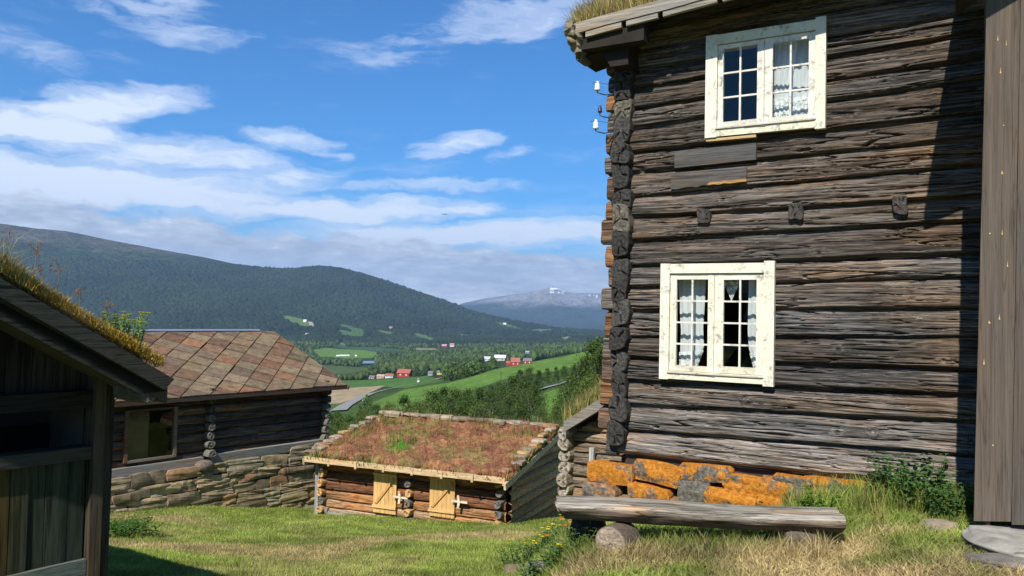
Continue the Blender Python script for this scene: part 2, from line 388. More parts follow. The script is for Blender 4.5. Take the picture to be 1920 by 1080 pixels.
def dtab(px, Y):
    """rows below the horizon at which the land at azimuth px and distance Y lies"""
    px = np.asarray(px, float); Y = np.asarray(Y, float)
    ly = np.log(np.clip(Y, 25, 20000)); keys = list(YS)+[6500, 15000, 20000]; keys = sorted(keys)
    rows = []
    for k in keys:
        if k == 6500: rows.append(np.interp(px, *SKY_L)-hrow(px))
        elif k == 15000: rows.append(np.interp(px, *SKY_R)-hrow(px))
        elif k == 20000: rows.append(np.interp(px, *SKY_R)-hrow(px)+30)
        else: rows.append(np.interp(px, PXC, TAB[k]))
    rows = np.array(rows); lk = np.log(np.array(keys, float))
    i = np.clip(np.searchsorted(lk, ly)-1, 0, len(keys)-2); t = (ly-lk[i])/(lk[i+1]-lk[i])
    ts = t*t*(3-2*t); t = np.where(i >= 11, ts*.5+t*.5, t)
    ar = np.arange(rows.shape[1]) if rows.ndim > 1 and px.ndim else None
    a = rows[i, ar] if px.ndim else rows[i]; b = rows[i+1, ar] if px.ndim else rows[i+1]
    return a*(1-t)+b*t
def far_z(px, Y):
    z = 1.65-dtab(px, Y)/FPX*Y
    x = (px-CX)/FPX*Y
    z = z+(fbm(x/(60+Y*.05), Y/60., 8, 4)-.5)*np.clip(Y*.004, 0, 6)
    m = sstep(3800, 5200, Y)
    lat = fbm(x/700, Y/900, 9, 5)-.5
    return z+m*lat*70*sstep(3800, 5000, Y)*(1-sstep(5600, 6300, Y)*.9)*(1-sstep(9000, 10000, Y))+sstep(11000, 13000, Y)*lat*120*(1-sstep(14000, 15000, Y)*.9)
def Hz(x, y):
    x = np.atleast_1d(np.asarray(x, float)); y = np.atleast_1d(np.asarray(y, float))
    r = np.hypot(x, y); az = np.clip(np.arctan2(x, y), -.8, .82); Y = np.maximum(r*np.cos(az), 1.0); px = CX+FPX*np.tan(az)
    n = near_z(np.clip(x, -60, 60), np.clip(y, -40, 60)); f = far_z(px, Y); w = sstep(20, 30, r)
    return n*(1-w)+f*w
def hz(x, y): return float(Hz(x, y)[0])

def inpoly(px, py, poly):
    ins = np.zeros(px.shape, bool); n = len(poly)
    for i in range(n):
        x0, y0 = poly[i]; x1, y1 = poly[(i+1) % n]
        if y0 == y1: continue
        c = ((y0 > py) != (y1 > py)) & (px < (x1-x0)*(py-y0)/(y1-y0)+x0); ins ^= c
    return ins
FG = (.105, .185, .032); FG2 = (.065, .115, .03); TAN = (.33, .25, .15); TAN2 = (.2, .19, .1)
FIELDS = [
 ([(696, 756), (760, 730), (850, 716), (930, 692), (1000, 678), (1116, 654), (1116, 674), (1060, 692), (1000, 702), (940, 712), (890, 730), (850, 745), (800, 770), (740, 780)], 200, 1300, FG, 'hayfield'),
 ([(880, 800), (905, 780), (950, 766), (1000, 742), (1080, 720), (1116, 700), (1116, 740), (1050, 775), (980, 800)], 60, 420, FG, 'hayfield'),
 ([(610, 714), (700, 712), (800, 705), (832, 714), (760, 728), (700, 724), (610, 731)], 300, 1500, (.07, .14, .03), 'hayfield'),
 ([(600, 730), (722, 723), (690, 738), (640, 756), (600, 760)], 200, 1500, TAN, 'ploughed_field'),
 ([(600, 759), (650, 756), (640, 772), (600, 772)], 100, 1500, (.06, .11, .03), 'hayfield'),
 ([(586, 656), (612, 652), (640, 655), (680, 656), (710, 661), (700, 671), (650, 672), (600, 668)], 900, 4000, FG, 'hayfield'),
 ([(600, 684), (640, 686), (700, 690), (660, 700), (600, 702)], 900, 3000, (.07, .10, .035), 'hayfield'),
 ([(528, 590), (545, 592), (575, 600), (594, 608), (594, 614), (570, 616), (548, 608)], 1500, 5500, (.10, .16, .04), 'hayfield'),
 ([(625, 606), (660, 612), (690, 622), (680, 626), (650, 618), (632, 612)], 1500, 5500, (.07, .13, .045), 'hayfield'),
 ([(632, 616), (690, 628), (686, 634), (660, 634), (636, 626)], 1500, 5500, (.07, .13, .04), 'hayfield'),
 ([(705, 618), (740, 622), (742, 630), (715, 628)], 1500, 5500, (.10, .15, .06), 'hayfield'),
 ([(766, 609), (798, 612), (796, 615), (768, 613)], 1500, 5500, (.07, .12, .05), 'hayfield'),
 ([(775, 624), (800, 628), (822, 638), (812, 643), (782, 637)], 1500, 5500, (.09, .15, .04), 'hayfield'),
 ([(640, 640), (652, 642), (648, 648), (636, 646)], 1500, 5500, (.12, .16, .06), 'hayfield'),
 ([(780, 652), (822, 653), (820, 656), (780, 656)], 1500, 5500, TAN2, 'hayfield'),
 ([(860, 626), (905, 629), (900, 633), (862, 630)], 1500, 6000, (.16, .18, .1), 'hayfield'),
 ([(926, 602), (948, 606), (980, 616), (975, 619), (940, 613)], 1500, 7000, (.09, .15, .05), 'hayfield'),
 ([(995, 618), (1030, 616), (1040, 620), (1015, 625), (1000, 624)], 1500, 8000, (.12, .15, .08), 'hayfield'),
 ([(1048, 634), (1068, 630), (1080, 636), (1060, 642)], 1500, 8000, TAN2, 'hayfield'),
 ([(1090, 608), (1122, 602), (1122, 610), (1098, 612)], 1500, 9000, (.34, .3, .22), 'hayfield'),
 ([(1050, 622), (1066, 620), (1064, 625), (1050, 626)], 1500, 9000, TAN2, 'hayfield'),
 ([(620, 645), (655, 650), (700, 651), (760, 655), (760, 659), (700, 658), (640, 652)], 1500, 5500, (.05, .09, .04), 'hayfield'),
]
def straw(x, y):
    """0..1: where the sod is bleached (a trodden path over the lawn, dry patches by the bench)"""
    px = CX+FPX*x/np.maximum(y, .5)
    d = np.abs(y-np.interp(px, [150, 420, 640, 760, 860, 1000], [9.9, 9.6, 9.8, 11.6, 12.2, 12.8]))
    lawn = sstep(1.0, .1, d*(1+.9*(fbm(x*.9, y*.9, 12)-.4)))*.75+sstep(.60, .72, fbm(x*.8, y*.9, 13))*.25
    left = sstep(.8, 0, np.hypot((x+7.2)/1.6, (y-14.6)/.8)-.5)*.8
    n = fbm(x*1.1, y*1.6, 14, 4)
    ter = sstep(.42, .62, n+.16*sstep(.9, .2, np.abs(y-4.9))-.16*sstep(1.9, 3.0, x)*(y > 5.2)-.22*sstep(5.3, 6.0, y))
    w = sstep(-.3, .3, x-np.interp(y, [0, 5, 8, 12], [-.9, .1, .5, 1.2]))
    return np.clip(lawn+left, 0, 1)*(1-w)+ter*w
def sod_col(x, y):
    s = straw(x, y)[:, None]; n = fbm(x*2.2, y*2.2, 21, 4)[:, None]; n2 = fbm(x*.5, y*.5, 22, 3)[:, None]
    gr = np.array([.225, .285, .055])*(.62+.8*n)*(.72+.56*n2); st = np.array([.50, .39, .19])*(.7+.6*n)
    return gr*(1-s)+st*s

def build_terrain():
    r1 = np.geomspace(.6, 30, 330); r2 = np.geomspace(30.4, 21000, 640); r = np.concatenate([r1, r2]); 
    pxs = np.concatenate([np.linspace(-500, 560, 150), np.linspace(562, 1122, 300), np.linspace(1128, 2500, 90)])
    a = np.arctan((pxs-CX)/FPX); a = np.concatenate([a, np.linspace(a[-1], 2*math.pi+a[0], 50)[1:]])
    A, Rr = np.meshgrid(a, r, indexing='ij'); x = Rr*np.sin(A); y = Rr*np.cos(A)
    z = Hz(x.ravel(), y.ravel()).reshape(x.shape); V = np.stack([x, y, z], -1).reshape(-1, 3)
    nu, nv = x.shape; F = grid_faces(nu, nv)
    # colours
    X, Y, Z = V.T; px = CX+FPX*X/np.maximum(Y, .01); rel = V-CAM; dep = rel@Fv; PX = CX+FPX*(rel@Rv)/np.maximum(dep, .01); PY = CY-FPX*(rel@Uv)/np.maximum(dep, .01)
    rr = np.hypot(X, Y)
    n1 = fbm(X/9, Y/9, 31, 5)[:, None]; n2 = fbm(X/90, Y/90, 32, 4)[:, None]; n3 = fbm(X/600, Y/600, 33, 5)[:, None]
    forest = np.array([.034, .056, .018])*(.5+1.0*n1); pasture = np.array([.07, .12, .03])*(.6+.8*n1)
    m = sstep(30, 60, rr)[:, None]*.35+sstep(300, 700, rr)[:, None]*.65; C = pasture*(1-m)+forest*m
    far = sstep(2500, 4200, rr)[:, None]; mt = np.array([.030, .050, .022])*(.5+1.0*n2)*(.5+1.0*n3); C = C*(1-far)+mt*far
    # heath above the tree line on the near mountain
    hh = sstep(400, 500, Z+120*(n3[:, 0]-.5)-.00*X)*(rr > 4500)*(rr < 10000); hh = hh[:, None]
    C = C*(1-hh)+np.array([.075, .072, .048])*(.5+1.0*n2)*hh
    dm = (rr > 10500)[:, None]; t2 = sstep(120, 330, Z+180*(n3[:, 0]-.5))[:, None]
    C = np.where(dm, np.array([.04, .06, .05])*(.7+.6*n2)*(1-t2)+np.array([.27, .26, .27])*(.6+.8*n2)*t2, C)
    snow = dm[:, 0] & (((np.abs(PX-1046) < 15) & (PY < 549) & (PY > 539)) | ((np.abs(PX-1110) < 10) & (np.abs(PY-556) < 2.2))) & (fbm(X/160, Y/260, 41) > .42)
    C[snow] = (.85, .88, .92)
    sn2 = (rr > 5200) & (rr < 7400) & (np.abs(PX-66) < 16) & (np.abs(PY-430.5) < 1.6); C[sn2] = (.8, .83, .87)
    # clear cuts / bare patches high on the near mountain
    for (a0, b0, a1, b1, w_) in ((175, 470, 195, 473, 1.5), (210, 488, 232, 496, 1.8), (238, 494, 258, 500, 1.6)):
        tt = np.clip((PX-a0)/(a1-a0), 0, 1); dd = np.abs(PY-(b0+(b1-b0)*tt)); k = (PX > a0) & (PX < a1) & (dd < w_) & (rr > 3000); C[k] = (.16, .15, .12)
    cat = np.zeros(len(V), int); cat[rr > 3600] = 3; cat[rr > 10500] = 4
    for poly, y0, y1, c, nm in FIELDS:
        k = inpoly(PX+(fbm(X/25, Y/25, 51)-.5)*3, PY+(fbm(X/25, Y/25, 52)-.5)*1.5, poly) & (Y > y0) & (Y < y1)
        nn = fbm(X/6, Y/30, 53, 4)[k][:, None]; C[k] = np.array(c)*(.75+.5*nn); cat[k] = 1 if nm == 'hayfield' else 2
    nr = sstep(30, 20, rr)[:, None]; C = C*(1-nr)+sod_col(X, Y)*nr*.8
    fc = np.sort(cat[F], 1)[:, 1]
    gm, g, b = newmat('sod', .95, .05); co = obj_co(g); n = g.noise(co, 14, 6, .65); nb = g.noise(co, .9, 5, .6)
    g.l.new(g.mix(1.0, g.mix(1.0, attr(g), g.ramp(n, [(.3, .6), (.7, 1.35)]), 'MULTIPLY'), g.ramp(nb, [(.3, .8), (.7, 1.2)]), 'MULTIPLY'), b.inputs['Base Color']); bump(g, b, n, .04)
    fm, g, b = newmat('mown_field', .95, .05); co = obj_co(g); n = g.noise(g.mapping(co, (.3, .05, .3)), 1, 5, .6)
    g.l.new(g.mix(1.0, attr(g), g.ramp(n, [(.3, .8), (.7, 1.2)]), 'MULTIPLY'), b.inputs['Base Color'])
    mm, g, b = newmat('mountain_side', .98, .02); co = obj_co(g)
    n = g.noise(co, .03, 6, .7); n2 = g.noise(co, .0022, 5, .6); n3 = g.noise(g.mapping(co, (1, 1, .25)), .009, 5, .65)
    c = g.mix(1.0, attr(g), g.ramp(n, [(.35, .35), (.62, 1.7)]), 'MULTIPLY'); c = g.mix(1.0, c, g.ramp(n2, [(.35, .7), (.65, 1.3)]), 'MULTIPLY')
    g.l.new(c, b.inputs['Base Color']); bump(g, b, g.m('ADD', n, g.m('MULTIPLY', n3, 3)), 22)
    specs = [(0, 'ground', gm), (1, 'hayfield', fm), (2, 'ploughed_field', fm), (3, 'hills', mm), (4, 'distant_mountain', mm)]
    for k, nm, mat in specs:
        f = F[fc == k]; used = np.unique(f); mp = np.zeros(len(V), int); mp[used] = np.arange(len(used))
        me = npmesh(nm, V[used], [mp[f]], np.clip(C[used], 0, 1), smooth=True); o = link(nm, me, mat); tag(o, kind='structure')
    return None
build_terrain()

def Yfor(px, d):
    Y = np.geomspace(24, 6400, 900); dd = (1.65-Hz((px-CX)/FPX*Y, Y))/Y*FPX
    run = np.minimum.accumulate(dd); i = int(np.argmax(run <= d)); return float(Y[i])
def strip(name, pts, width, mat, col, lift=.25, n=14):
    P = []
    for (a, b), (c, d) in zip(pts[:-1], pts[1:]):
        for k in range(n): t = k/n; px = a+(c-a)*t; py = b+(d-b)*t; Y = Yfor(px, py-hrow(px)); P.append(((px-CX)/FPX*Y, Y))
    P = np.array(P); k = np.ones(9)/9; P = np.stack([np.convolve(np.pad(P[:, i], 4, 'edge'), k, 'valid') for i in (0, 1)], 1)
    T = np.gradient(P, axis=0); T /= np.linalg.norm(T, axis=1)[:, None]; N = np.stack([-T[:, 1], T[:, 0]], 1)
    V = []
    for s_ in (-.5, -.25, 0, .25, .5):
        Q = P+N*s_*width; z = Hz(Q[:, 0], Q[:, 1])+lift; V.append(np.column_stack([Q, z]))
    V = np.stack(V, 1).reshape(-1, 3); me = npmesh(name, V, [grid_faces(len(P), 5)], np.tile(np.array(col), (len(V), 1))); o = link(name, me, mat); return tag(o, kind='structure')
ROADM = colmat('gravel_road', .95, .6, .85, 1.15, 0)
strip('road', [(640, 772), (655, 760), (690, 742), (720, 733), (770, 722), (812, 714), (838, 707)], 6, ROADM, (.25, .24, .21), .5)
strip('road', [(880, 795), (905, 778), (945, 757), (1000, 735), (1050, 722), (1095, 709), (1118, 703)], 7, ROADM, (.29, .28, .25), .35)
strip('road', [(583, 604), (590, 618), (594, 628)], 22, ROADM, (.34, .32, .26), 3)
strip('river', [(684, 684), (694, 681), (704, 678)], 50, ROADM, (.16, .24, .34), 2.5, 8)

# ------------------------------------------------------------ log walls
def logwall(x0, x1, bnd, du=.02, nv=10, amp=.07, seed=0, holes=(), clip=None, base=(.16, .145, .125), var=.35, crack=.014, warm=0, fresh=None, wob=.012, y0=0.0):
    """bnd = [(xa, za, xb, zb), ...] joints bottom to top. Outer face towards -y. Returns V, F, C."""
    nu = int((x1-x0)/du)+1; u = np.linspace(x0, x1, nu); VV = []; FF = []; CC = []; off = 0; rs = np.random.RandomState(seed+5)
    def line(i):
        xa, za, xb, zb = bnd[i]; return za+(zb-za)*(u-xa)/(xb-xa)+(fbm(u*1.3, np.full_like(u, i*7.7), seed, 3)-.5)*wob*2.4
    for i in range(len(bnd)-1):
        z0 = line(i); z1 = line(i+1); t = np.linspace(0, 1, nv+1)
        U, Tt = np.meshgrid(u, t, indexing='ij'); Zz = z0[:, None]+(z1-z0)[:, None]*Tt
        ga = rs.uniform(.01, .09)+.05*(fbm(U*.9, Tt*0+i*3.1, seed+21, 3)-.4); prof = sstep(ga, ga+.12, Tt)**.7*(1-.75*sstep(.70, 1.0, Tt)**1.6)*(.86+.14*np.sin(Tt*math.pi))
        tw = (Tt-.5)*rs.uniform(-.25, .1)*amp; o = rs.uniform(-.16, .16)*amp
        y = amp*(.04+prof*(.96+.5*(fbm(U*.7, Tt*2+i*3, seed+3, 3)-.5)))+(o-tw)*prof
        g1 = fbm(U*.8+i*9, Zz*17, seed+7, 3); g2 = fbm(U*1.6, Zz*34+i*5, seed+9, 2); g3 = fbm(U*5, Zz*70, seed+11, 2)
        msk = fbm(U*1.4, Zz*5, seed+13, 2)
        y = y-crack*1.5*np.exp(-((g1-.5)/.016)**2)*sstep(.35, .6, msk)-crack*1.6*np.exp(-((fbm(U*.35+i*4, Zz*7+i*11, seed+23, 3)-.5)/.007)**2)-crack*.7*np.exp(-((g2-.47)/.03)**2)*sstep(.45, .6, 1-msk)+(g3-.5)*crack*.55+(g2-.5)*crack*.5
        # a few knots
        for k in range(rs.randint(0, 4)):
            ku = rs.uniform(x0, x1); kt = rs.uniform(.25, .75); dd = np.hypot((U-ku)/.05, (Tt-kt)/.22); y = y+.018*amp/.07*np.exp(-dd**2)-.03*amp/.07*np.exp(-(dd*2.6)**2)
        V = np.stack([U, y0-y, Zz], -1).reshape(-1, 3); F = grid_faces(nu, nv+1)[:, ::1]; cx = V[F].mean(1); keep = np.ones(len(F), bool)
        for (a, b, c, d) in holes: keep &= ~((cx[:, 0] > a) & (cx[:, 0] < b) & (cx[:, 2] > c) & (cx[:, 2] < d))
        if clip is not None: keep &= cx[:, 2] < clip(cx[:, 0])
        F = F[keep]
        tone = 1+rs.uniform(-var, var); w = rs.uniform(0, 1)
        bc = np.array(base)*tone*np.array([1+.16*w, 1.0, 1-.14*w])
        if fresh and i in fresh: bc = np.array(fresh[i])
        C = np.tile(bc, (len(V), 1)); pat = fbm(U*.9+3*i, Tt*1.5+i*4, seed+15, 4).reshape(-1, 1); C = C*(.72+.56*pat)
        st = sstep(.56, .70, fbm(U*1.1+i*5, Zz*6, seed+17, 3)).reshape(-1, 1)*warm; C = C*(1-st)+np.array([.34, .17, .07])*tone*st
        VV.append(V); FF.append(F+off); CC.append(C); off += len(V)
    return np.concatenate(VV), np.concatenate(FF), np.concatenate(CC)
def wallobj(name, W, mat, parent, xf=None):
    V, F, C = W
    if xf is not None: V = xf(V)
    me = npmesh(name, V, [F], np.clip(C, 0, 1), smooth=True); return link(name, me, mat, parent)
def stub(mb, c, r, length, axis, seed, col, sq=.35, colside=None, n=28, rings=6):
    """the hewn end of a notched log: sides plus a weathered, ringed end face; axis 'y' points to -y, 'x' to -x"""
    rs = np.random.RandomState(seed); a = np.linspace(0, 2*math.pi, n, endpoint=False)
    rad = 1+.08*np.sin(a*2+rs.uniform(0, 6))+.06*np.sin(a*3+rs.uniform(0, 6))+rs.uniform(-.035, .035, n)
    sqf = 1/np.maximum(np.abs(np.cos(a)), np.abs(np.sin(a))); rad = rad*(1+sq*(np.minimum(sqf, 1.28)-1))
    R1, R2 = r; V = []; C = []; j1, j2, j3 = rs.randint(0, n, 3)
    def P(u, v, d): 
        if axis == 'y': return (c[0]+u, c[1]-d, c[2]+v)
        return (c[0]-d, c[1]+u, c[2]+v)
    cs = col if colside is None else colside
    for d, k, cc in ((0, 1.0, cs), (length*.5, 1.0, cs), (length*.93, .98, cs), (length, .9, col)):
        for j in range(n): V.append(P(R1*rad[j]*k*math.cos(a[j]), R2*rad[j]*k*math.sin(a[j]), d)); C.append(cc)
    for q in range(1, rings):
        k = .9*(1-q/rings)
        for j in range(n):
            ck = 1.0 if (j-j1) % n and (j-j2) % n and (j-j3) % n else 0.0; V.append(P(R1*rad[j]*k*math.cos(a[j]), R2*rad[j]*k*math.sin(a[j]), length+rs.uniform(-.005, .005)-.02*(1-ck))); C.append(np.array(col)*(1.25 if q % 2 else .85)*rs.uniform(.85, 1.15)*(.3+.7*ck))
    L = 4+rings-1; F = []
    for q in range(L-1):
        for j in range(n):
            f = (q*n+j, q*n+(j+1) % n, (q+1)*n+(j+1) % n, (q+1)*n+j); F.append(f[::-1] if axis == 'y' else f)
    F.append(tuple((L-1)*n+j for j in range(n))[::-1 if axis == 'y' else 1])
    return mb.add(V, F, np.array(C))
def glassmat():
    m = bpy.data.materials.new('window_glass'); m.use_nodes = True; g = NT(m.node_tree); g.n.clear(); out = g.node('ShaderNodeOutputMaterial')
    t = g.node('ShaderNodeBsdfTransparent'); t.inputs[0].default_value = (.88, .92, .92, 1); gl = g.node('ShaderNodeBsdfGlossy'); gl.inputs['Roughness'].default_value = .02
    n = g.noise(obj_co(g), 3, 2); bp = g.node('ShaderNodeBump'); bp.inputs['Distance'].default_value = .004; g.put(bp.inputs['Height'], n); g.l.new(bp.outputs[0], gl.inputs['Normal'])
    lw = g.node('ShaderNodeLayerWeight'); fr = g.m('MULTIPLY_ADD', g.m('POWER', lw.outputs['Facing'], 5.0), .6, .05); mx = g.node('ShaderNodeMixShader'); g.l.new(fr, mx.inputs[0])
    g.l.new(t.outputs[0], mx.inputs[1]); g.l.new(gl.outputs[0], mx.inputs[2]); g.l.new(mx.outputs[0], out.inputs[0]); return m
GLASS = glassmat()
def paintmat(name, col, worn=.5):
    m, g, b = newmat(name, .7, .25); co = obj_co(g); n = g.noise(co, 9, 6, .65); n2 = g.noise(g.mapping(co, (30, 30, 30)), 1, 5, .65)
    gr = g.noise(g.mapping(co, (3, 60, 60)), 1, 4, .6)
    f = g.m('ADD', g.m('MULTIPLY', n, .7), g.m('MULTIPLY', n2, .4)); n3 = g.noise(g.mapping(co, (9, 40, 9)), 1, 6, .7); c = g.mix(g.m('MULTIPLY', g.ramp(n3, [(.53-.04*worn, 0), (.66-.04*worn, .9)]), g.ramp(n2, [(.45, .1), (.58, 1)])), col, (.27, .25, .21))
    c = g.mix(1.0, c, g.ramp(n, [(.3, .86), (.7, 1.08)]), 'MULTIPLY'); c = g.mix(1.0, c, attr(g), 'MULTIPLY')
    g.l.new(c, b.inputs['Base Color']); bump(g, b, g.m('ADD', f, g.m('MULTIPLY', gr, .5)), .002); return m
PAINT = paintmat('cream_paint', (.78, .73, .58)); PAINTW = paintmat('grey_white_paint', (.74, .71, .62), 1.0)
DARK = colmat('dark_room', .95, 4, .8, 1.2, 0)

# ------------------------------------------------------------ the big log house
HF = Frame(1.925, 7.5, -30)
house = thing('log_house', 'tall dark timbered log house with two cream painted windows, nearest on the right', 'log house', (1.925, 7.5, 0), R(-30))
LP = [853, 810, 763, 718, 674, 633, 584, 540, 503, 457, 410, 375, 327, 290, 245, 208, 172, 139]
RP = [(1810, 927), (1810, 858), (1810, 797), (1810, 744), (1810, 697), (1810, 636), (1813, 582), (1813, 523), (1813, 480), (1813, 421), (1747, 378), (1755, 318), (1760, 270), (1783, 219), (1785, 160), (1790, 118), (1790, 72), (1790, 30)]
bnd = []
for l, (rx, ry) in zip(LP, RP):
    a = HF.px(1170, l, -.05); b = HF.px(rx, ry, -.05); bnd.append((a[0], a[1], b[0], b[1]))
for k in range(4):
    xa, za, xb, zb = bnd[-1]; bnd.append((xa, za+.21, xb, zb+.23))
def rect(fr, L, T, Rr, B, y):
    cx, cy = (L+Rr)/2, (T+B)/2; return fr.px(L, cy, y)[0], fr.px(Rr, cy, y)[0], fr.px(cx, B, y)[1], fr.px(cx, T, y)[1]
WY = -.075
def make_window(outer, inner, glasses, rows, label, meetpx, worn):
    """outer/inner/glass rectangles in px (left, top, right, bottom)"""
    ox0, ox1, oz0, oz1 = rect(HF, *outer, WY-.03); ix0, ix1, iz0, iz1 = rect(HF, *inner, WY-.03)
    mb = MB(); y0, y1 = WY-.045, WY+.012; c = (1, 1, 1)
    mb.box((ox0, y0, oz0), (ix0, y1, oz1), c).box((ix1, y0-.004, oz0-.01), (ox1, y1, oz1+.012), (.98, .98, .96))
    mb.box((ix0, y0+.003, iz1), (ix1, y1, oz1-.004), (.97, .98, .96)).box((ix0, y0+.003, oz0+.006), (ix1, y1, iz0), (.95, .95, .9))
    # deep lining of the opening
    for a, b in (((ix0-.02, y1, iz0-.02), (ix0-.001, .14, iz1+.02)), ((ix1+.001, y1, iz0-.02), (ix1+.02, .14, iz1+.02)), ((ix0, y1, iz1+.001), (ix1, .14, iz1+.02)), ((ix0, y1, iz0-.02), (ix1, .14, iz0-.001))): mb.box(a, b, (.7, .66, .6))
    w = mb.build('window', PAINT, house); tag(w, label)
    dr = MB().box((ix0-.01, y0-.012, iz0-.018), (ix1+.01, y0+.002, iz0-.004), (.75, .72, .66)).build('drip_strip', PAINTW, w)
    mx = HF.px(meetpx, (outer[1]+outer[3])/2, WY)[0]; sides = [(ix0+.003, mx-.002), (mx+.002, ix1-.003)]
    for (a, b), gl in zip(sides, glasses):
        gx0, gx1, gz0, gz1 = rect(HF, *gl, WY-.01); ys, ye = WY-.022, WY+.014; s = MB(); c = (1, .985, .96)
        z0, z1 = iz0+.004, iz1-.008
        s.box((a, ys, z0), (gx0, ye, z1), c).box((gx1, ys, z0), (b, ye, z1), c).box((gx0, ys+.002, gz1), (gx1, ye, z1), c).box((gx0, ys+.002, z0), (gx1, ye, gz0), (.8, .79, .76))
        so_ = s.build('sash', PAINTW if worn else PAINT, w)
        s = MB(); hx = (gx0+gx1)/2; s.box((hx-.008, ys+.006, gz0), (hx+.008, ye-.004, gz1), (1, 1, .98))
        for k in range(1, rows):
            zz = gz0+(gz1-gz0)*k/rows; s.box((gx0, ys+.008, zz-.008), (hx-.008, ye-.006, zz+.008), (.98, .96, .94)); s.box((hx+.008, ys+.008, zz-.008), (gx1, ye-.006, zz+.008), (.98, .96, .94))
        s.build('glazing_bars', PAINTW, w)
        g = MB(); cols = [(gx0, hx-.008), (hx+.008, gx1)]; rs = random.Random(int(gx0*1000))
        for (p, q) in cols:
            for k in range(rows):
                a_, b_ = gz0+(gz1-gz0)*k/rows, gz0+(gz1-gz0)*(k+1)/rows; j = [rs.uniform(-.0012, .0012) for _ in range(4)]
                g.add([(p, WY+j[0], a_), (q, WY+j[1], a_), (q, WY+j[2], b_), (p, WY+j[3], b_)], [(0, 1, 2, 3)])
        g.build('window_pane', GLASS, w)
        hxx = a-.004 if gl is glasses[0] else b+.004
        for zz in (z0+.12, z1-.12): MB().tube([(hxx, ys-.006, zz-.035), (hxx, ys-.006, zz+.035)], .007, 6, (.25, .23, .2)).build('hinge', METAL, w)
    hk = MB().tube([(mx-.17, ys-.022, iz0-.03), (mx-.06, ys-.026, iz0-.024), (mx+.02, ys-.022, iz0-.034)], .004, 6, (.2, .18, .16)); hk.build('stay_hook', METAL, w)
    return (ix0, ix1, iz0, iz1), [rect(HF, *gl, WY) for gl in glasses]
hole1, gl1 = make_window((1238, 493, 1452, 716.5), (1255, 512, 1432, 700), [(1268.5, 524, 1327.6, 686), (1356.6, 524.5, 1418.5, 688.5)], 4, 'lower four row window with lace curtains', 1340, False)
hole2, gl2 = make_window((1323.5, 51, 1548.5, 249), (1345, 70, 1529, 230), [(1356.5, 88, 1420, 226), (1449, 77, 1516.5, 217)], 3, 'upper three row window half open to the eaves shadow', 1434, True)
W = logwall(-.97, 3.3, bnd, .011, 44, .066, 3, holes=[hole1, hole2], base=(.102, .093, .081), warm=.10, crack=.024)
# bleached lower logs (weathered grey-white towards the ground), warm brown towards the sheltered right end
V_, F_, C_ = W; k = sstep(1.5, .1, V_[:, 2])[:, None]; C_ = C_*(1+.8*k); C_[:, 2] *= 1.04
k2 = (sstep(1.3, 2.1, V_[:, 0]+.5*(fbm(V_[:, 0]*2, V_[:, 2]*9, 77)-.5))*sstep(.35, .62, fbm(V_[:, 0]*.6, V_[:, 2]*4.2, 78)))[:, None]; C_ = C_*(1-k2*.4)+np.array([.24, .15, .08])*k2*.4
wallobj('log_wall', (V_, F_, C_), LOGW, house)
bx_ = [(3.3, a[1]+(a[3]-a[1])*(3.3-a[0])/(a[2]-a[0]), 6.2, a[1]+(a[3]-a[1])*(3.3-a[0])/(a[2]-a[0])) for a in bnd]
wallobj('far_log_wall', logwall(3.3, 6.2, bx_, .04, 14, .066, 23, base=(.11, .10, .085)), LOGW, house)
# side wall (turned away from the photograph) and the dark shell behind the logs
sb = [(0, b[1]+.10, 4, b[1]+.10) for b in bnd]
Ws = logwall(-.1, 5, sb, .12, 6, .07, 9, base=(.12, .11, .09))
wallobj('side_wall', Ws, LOGW, house, lambda V: np.stack([-.92+V[:, 1], 4.9-V[:, 0]+.0, V[:, 2]], 1))
ztop = 4.75
sh = MB()
for (a, b, c, d) in [(-.9, hole1[0]-.02, -.05, 5), (hole2[1]+.02, 3.3, -.05, 5), (hole1[0]-.02, hole2[1]+.02, -.05, hole1[2]-.02), (hole1[0]-.02, hole2[1]+.02, hole2[3]+.02, 5),
                     (hole1[1]+.02, hole2[1]+.02, hole1[2]-.02, hole1[3]+.02), (hole1[0]-.02, hole2[1]+.02, hole1[3]+.02, hole2[2]-.02), (hole1[0]-.02, hole2[0]-.02, hole2[2]-.02, hole2[3]+.02)]:
    sh.box((a, .02, c), (b, .12, d), (.05, .042, .035))
sh.box((3.3, .02, -.05), (6.2, .12, 5), (.05, .042, .035)); sh.box((-.9, .12, -.1), (-.85, 5, 4.7), (.06, .05, .04)); sh.box((6.1, .12, -.1), (6.2, 5, 4.9), (.10, .085, .07)); sh.box((-.85, 4.9, -.1), (6.1, 5, 4.7), (.06, .05, .04))
sh.box((-.85, .12, -.1), (6.1, 4.9, 0.0), (.06, .05, .04)); sh.box((-.85, .12, 2.05), (6.1, 4.9, 2.15), (.06, .05, .04)); sh.box((-.85, .12, 4.6), (6.1, 4.9, 4.7), (.06, .05, .04))
sh.build('inner_shell', DARK, house)
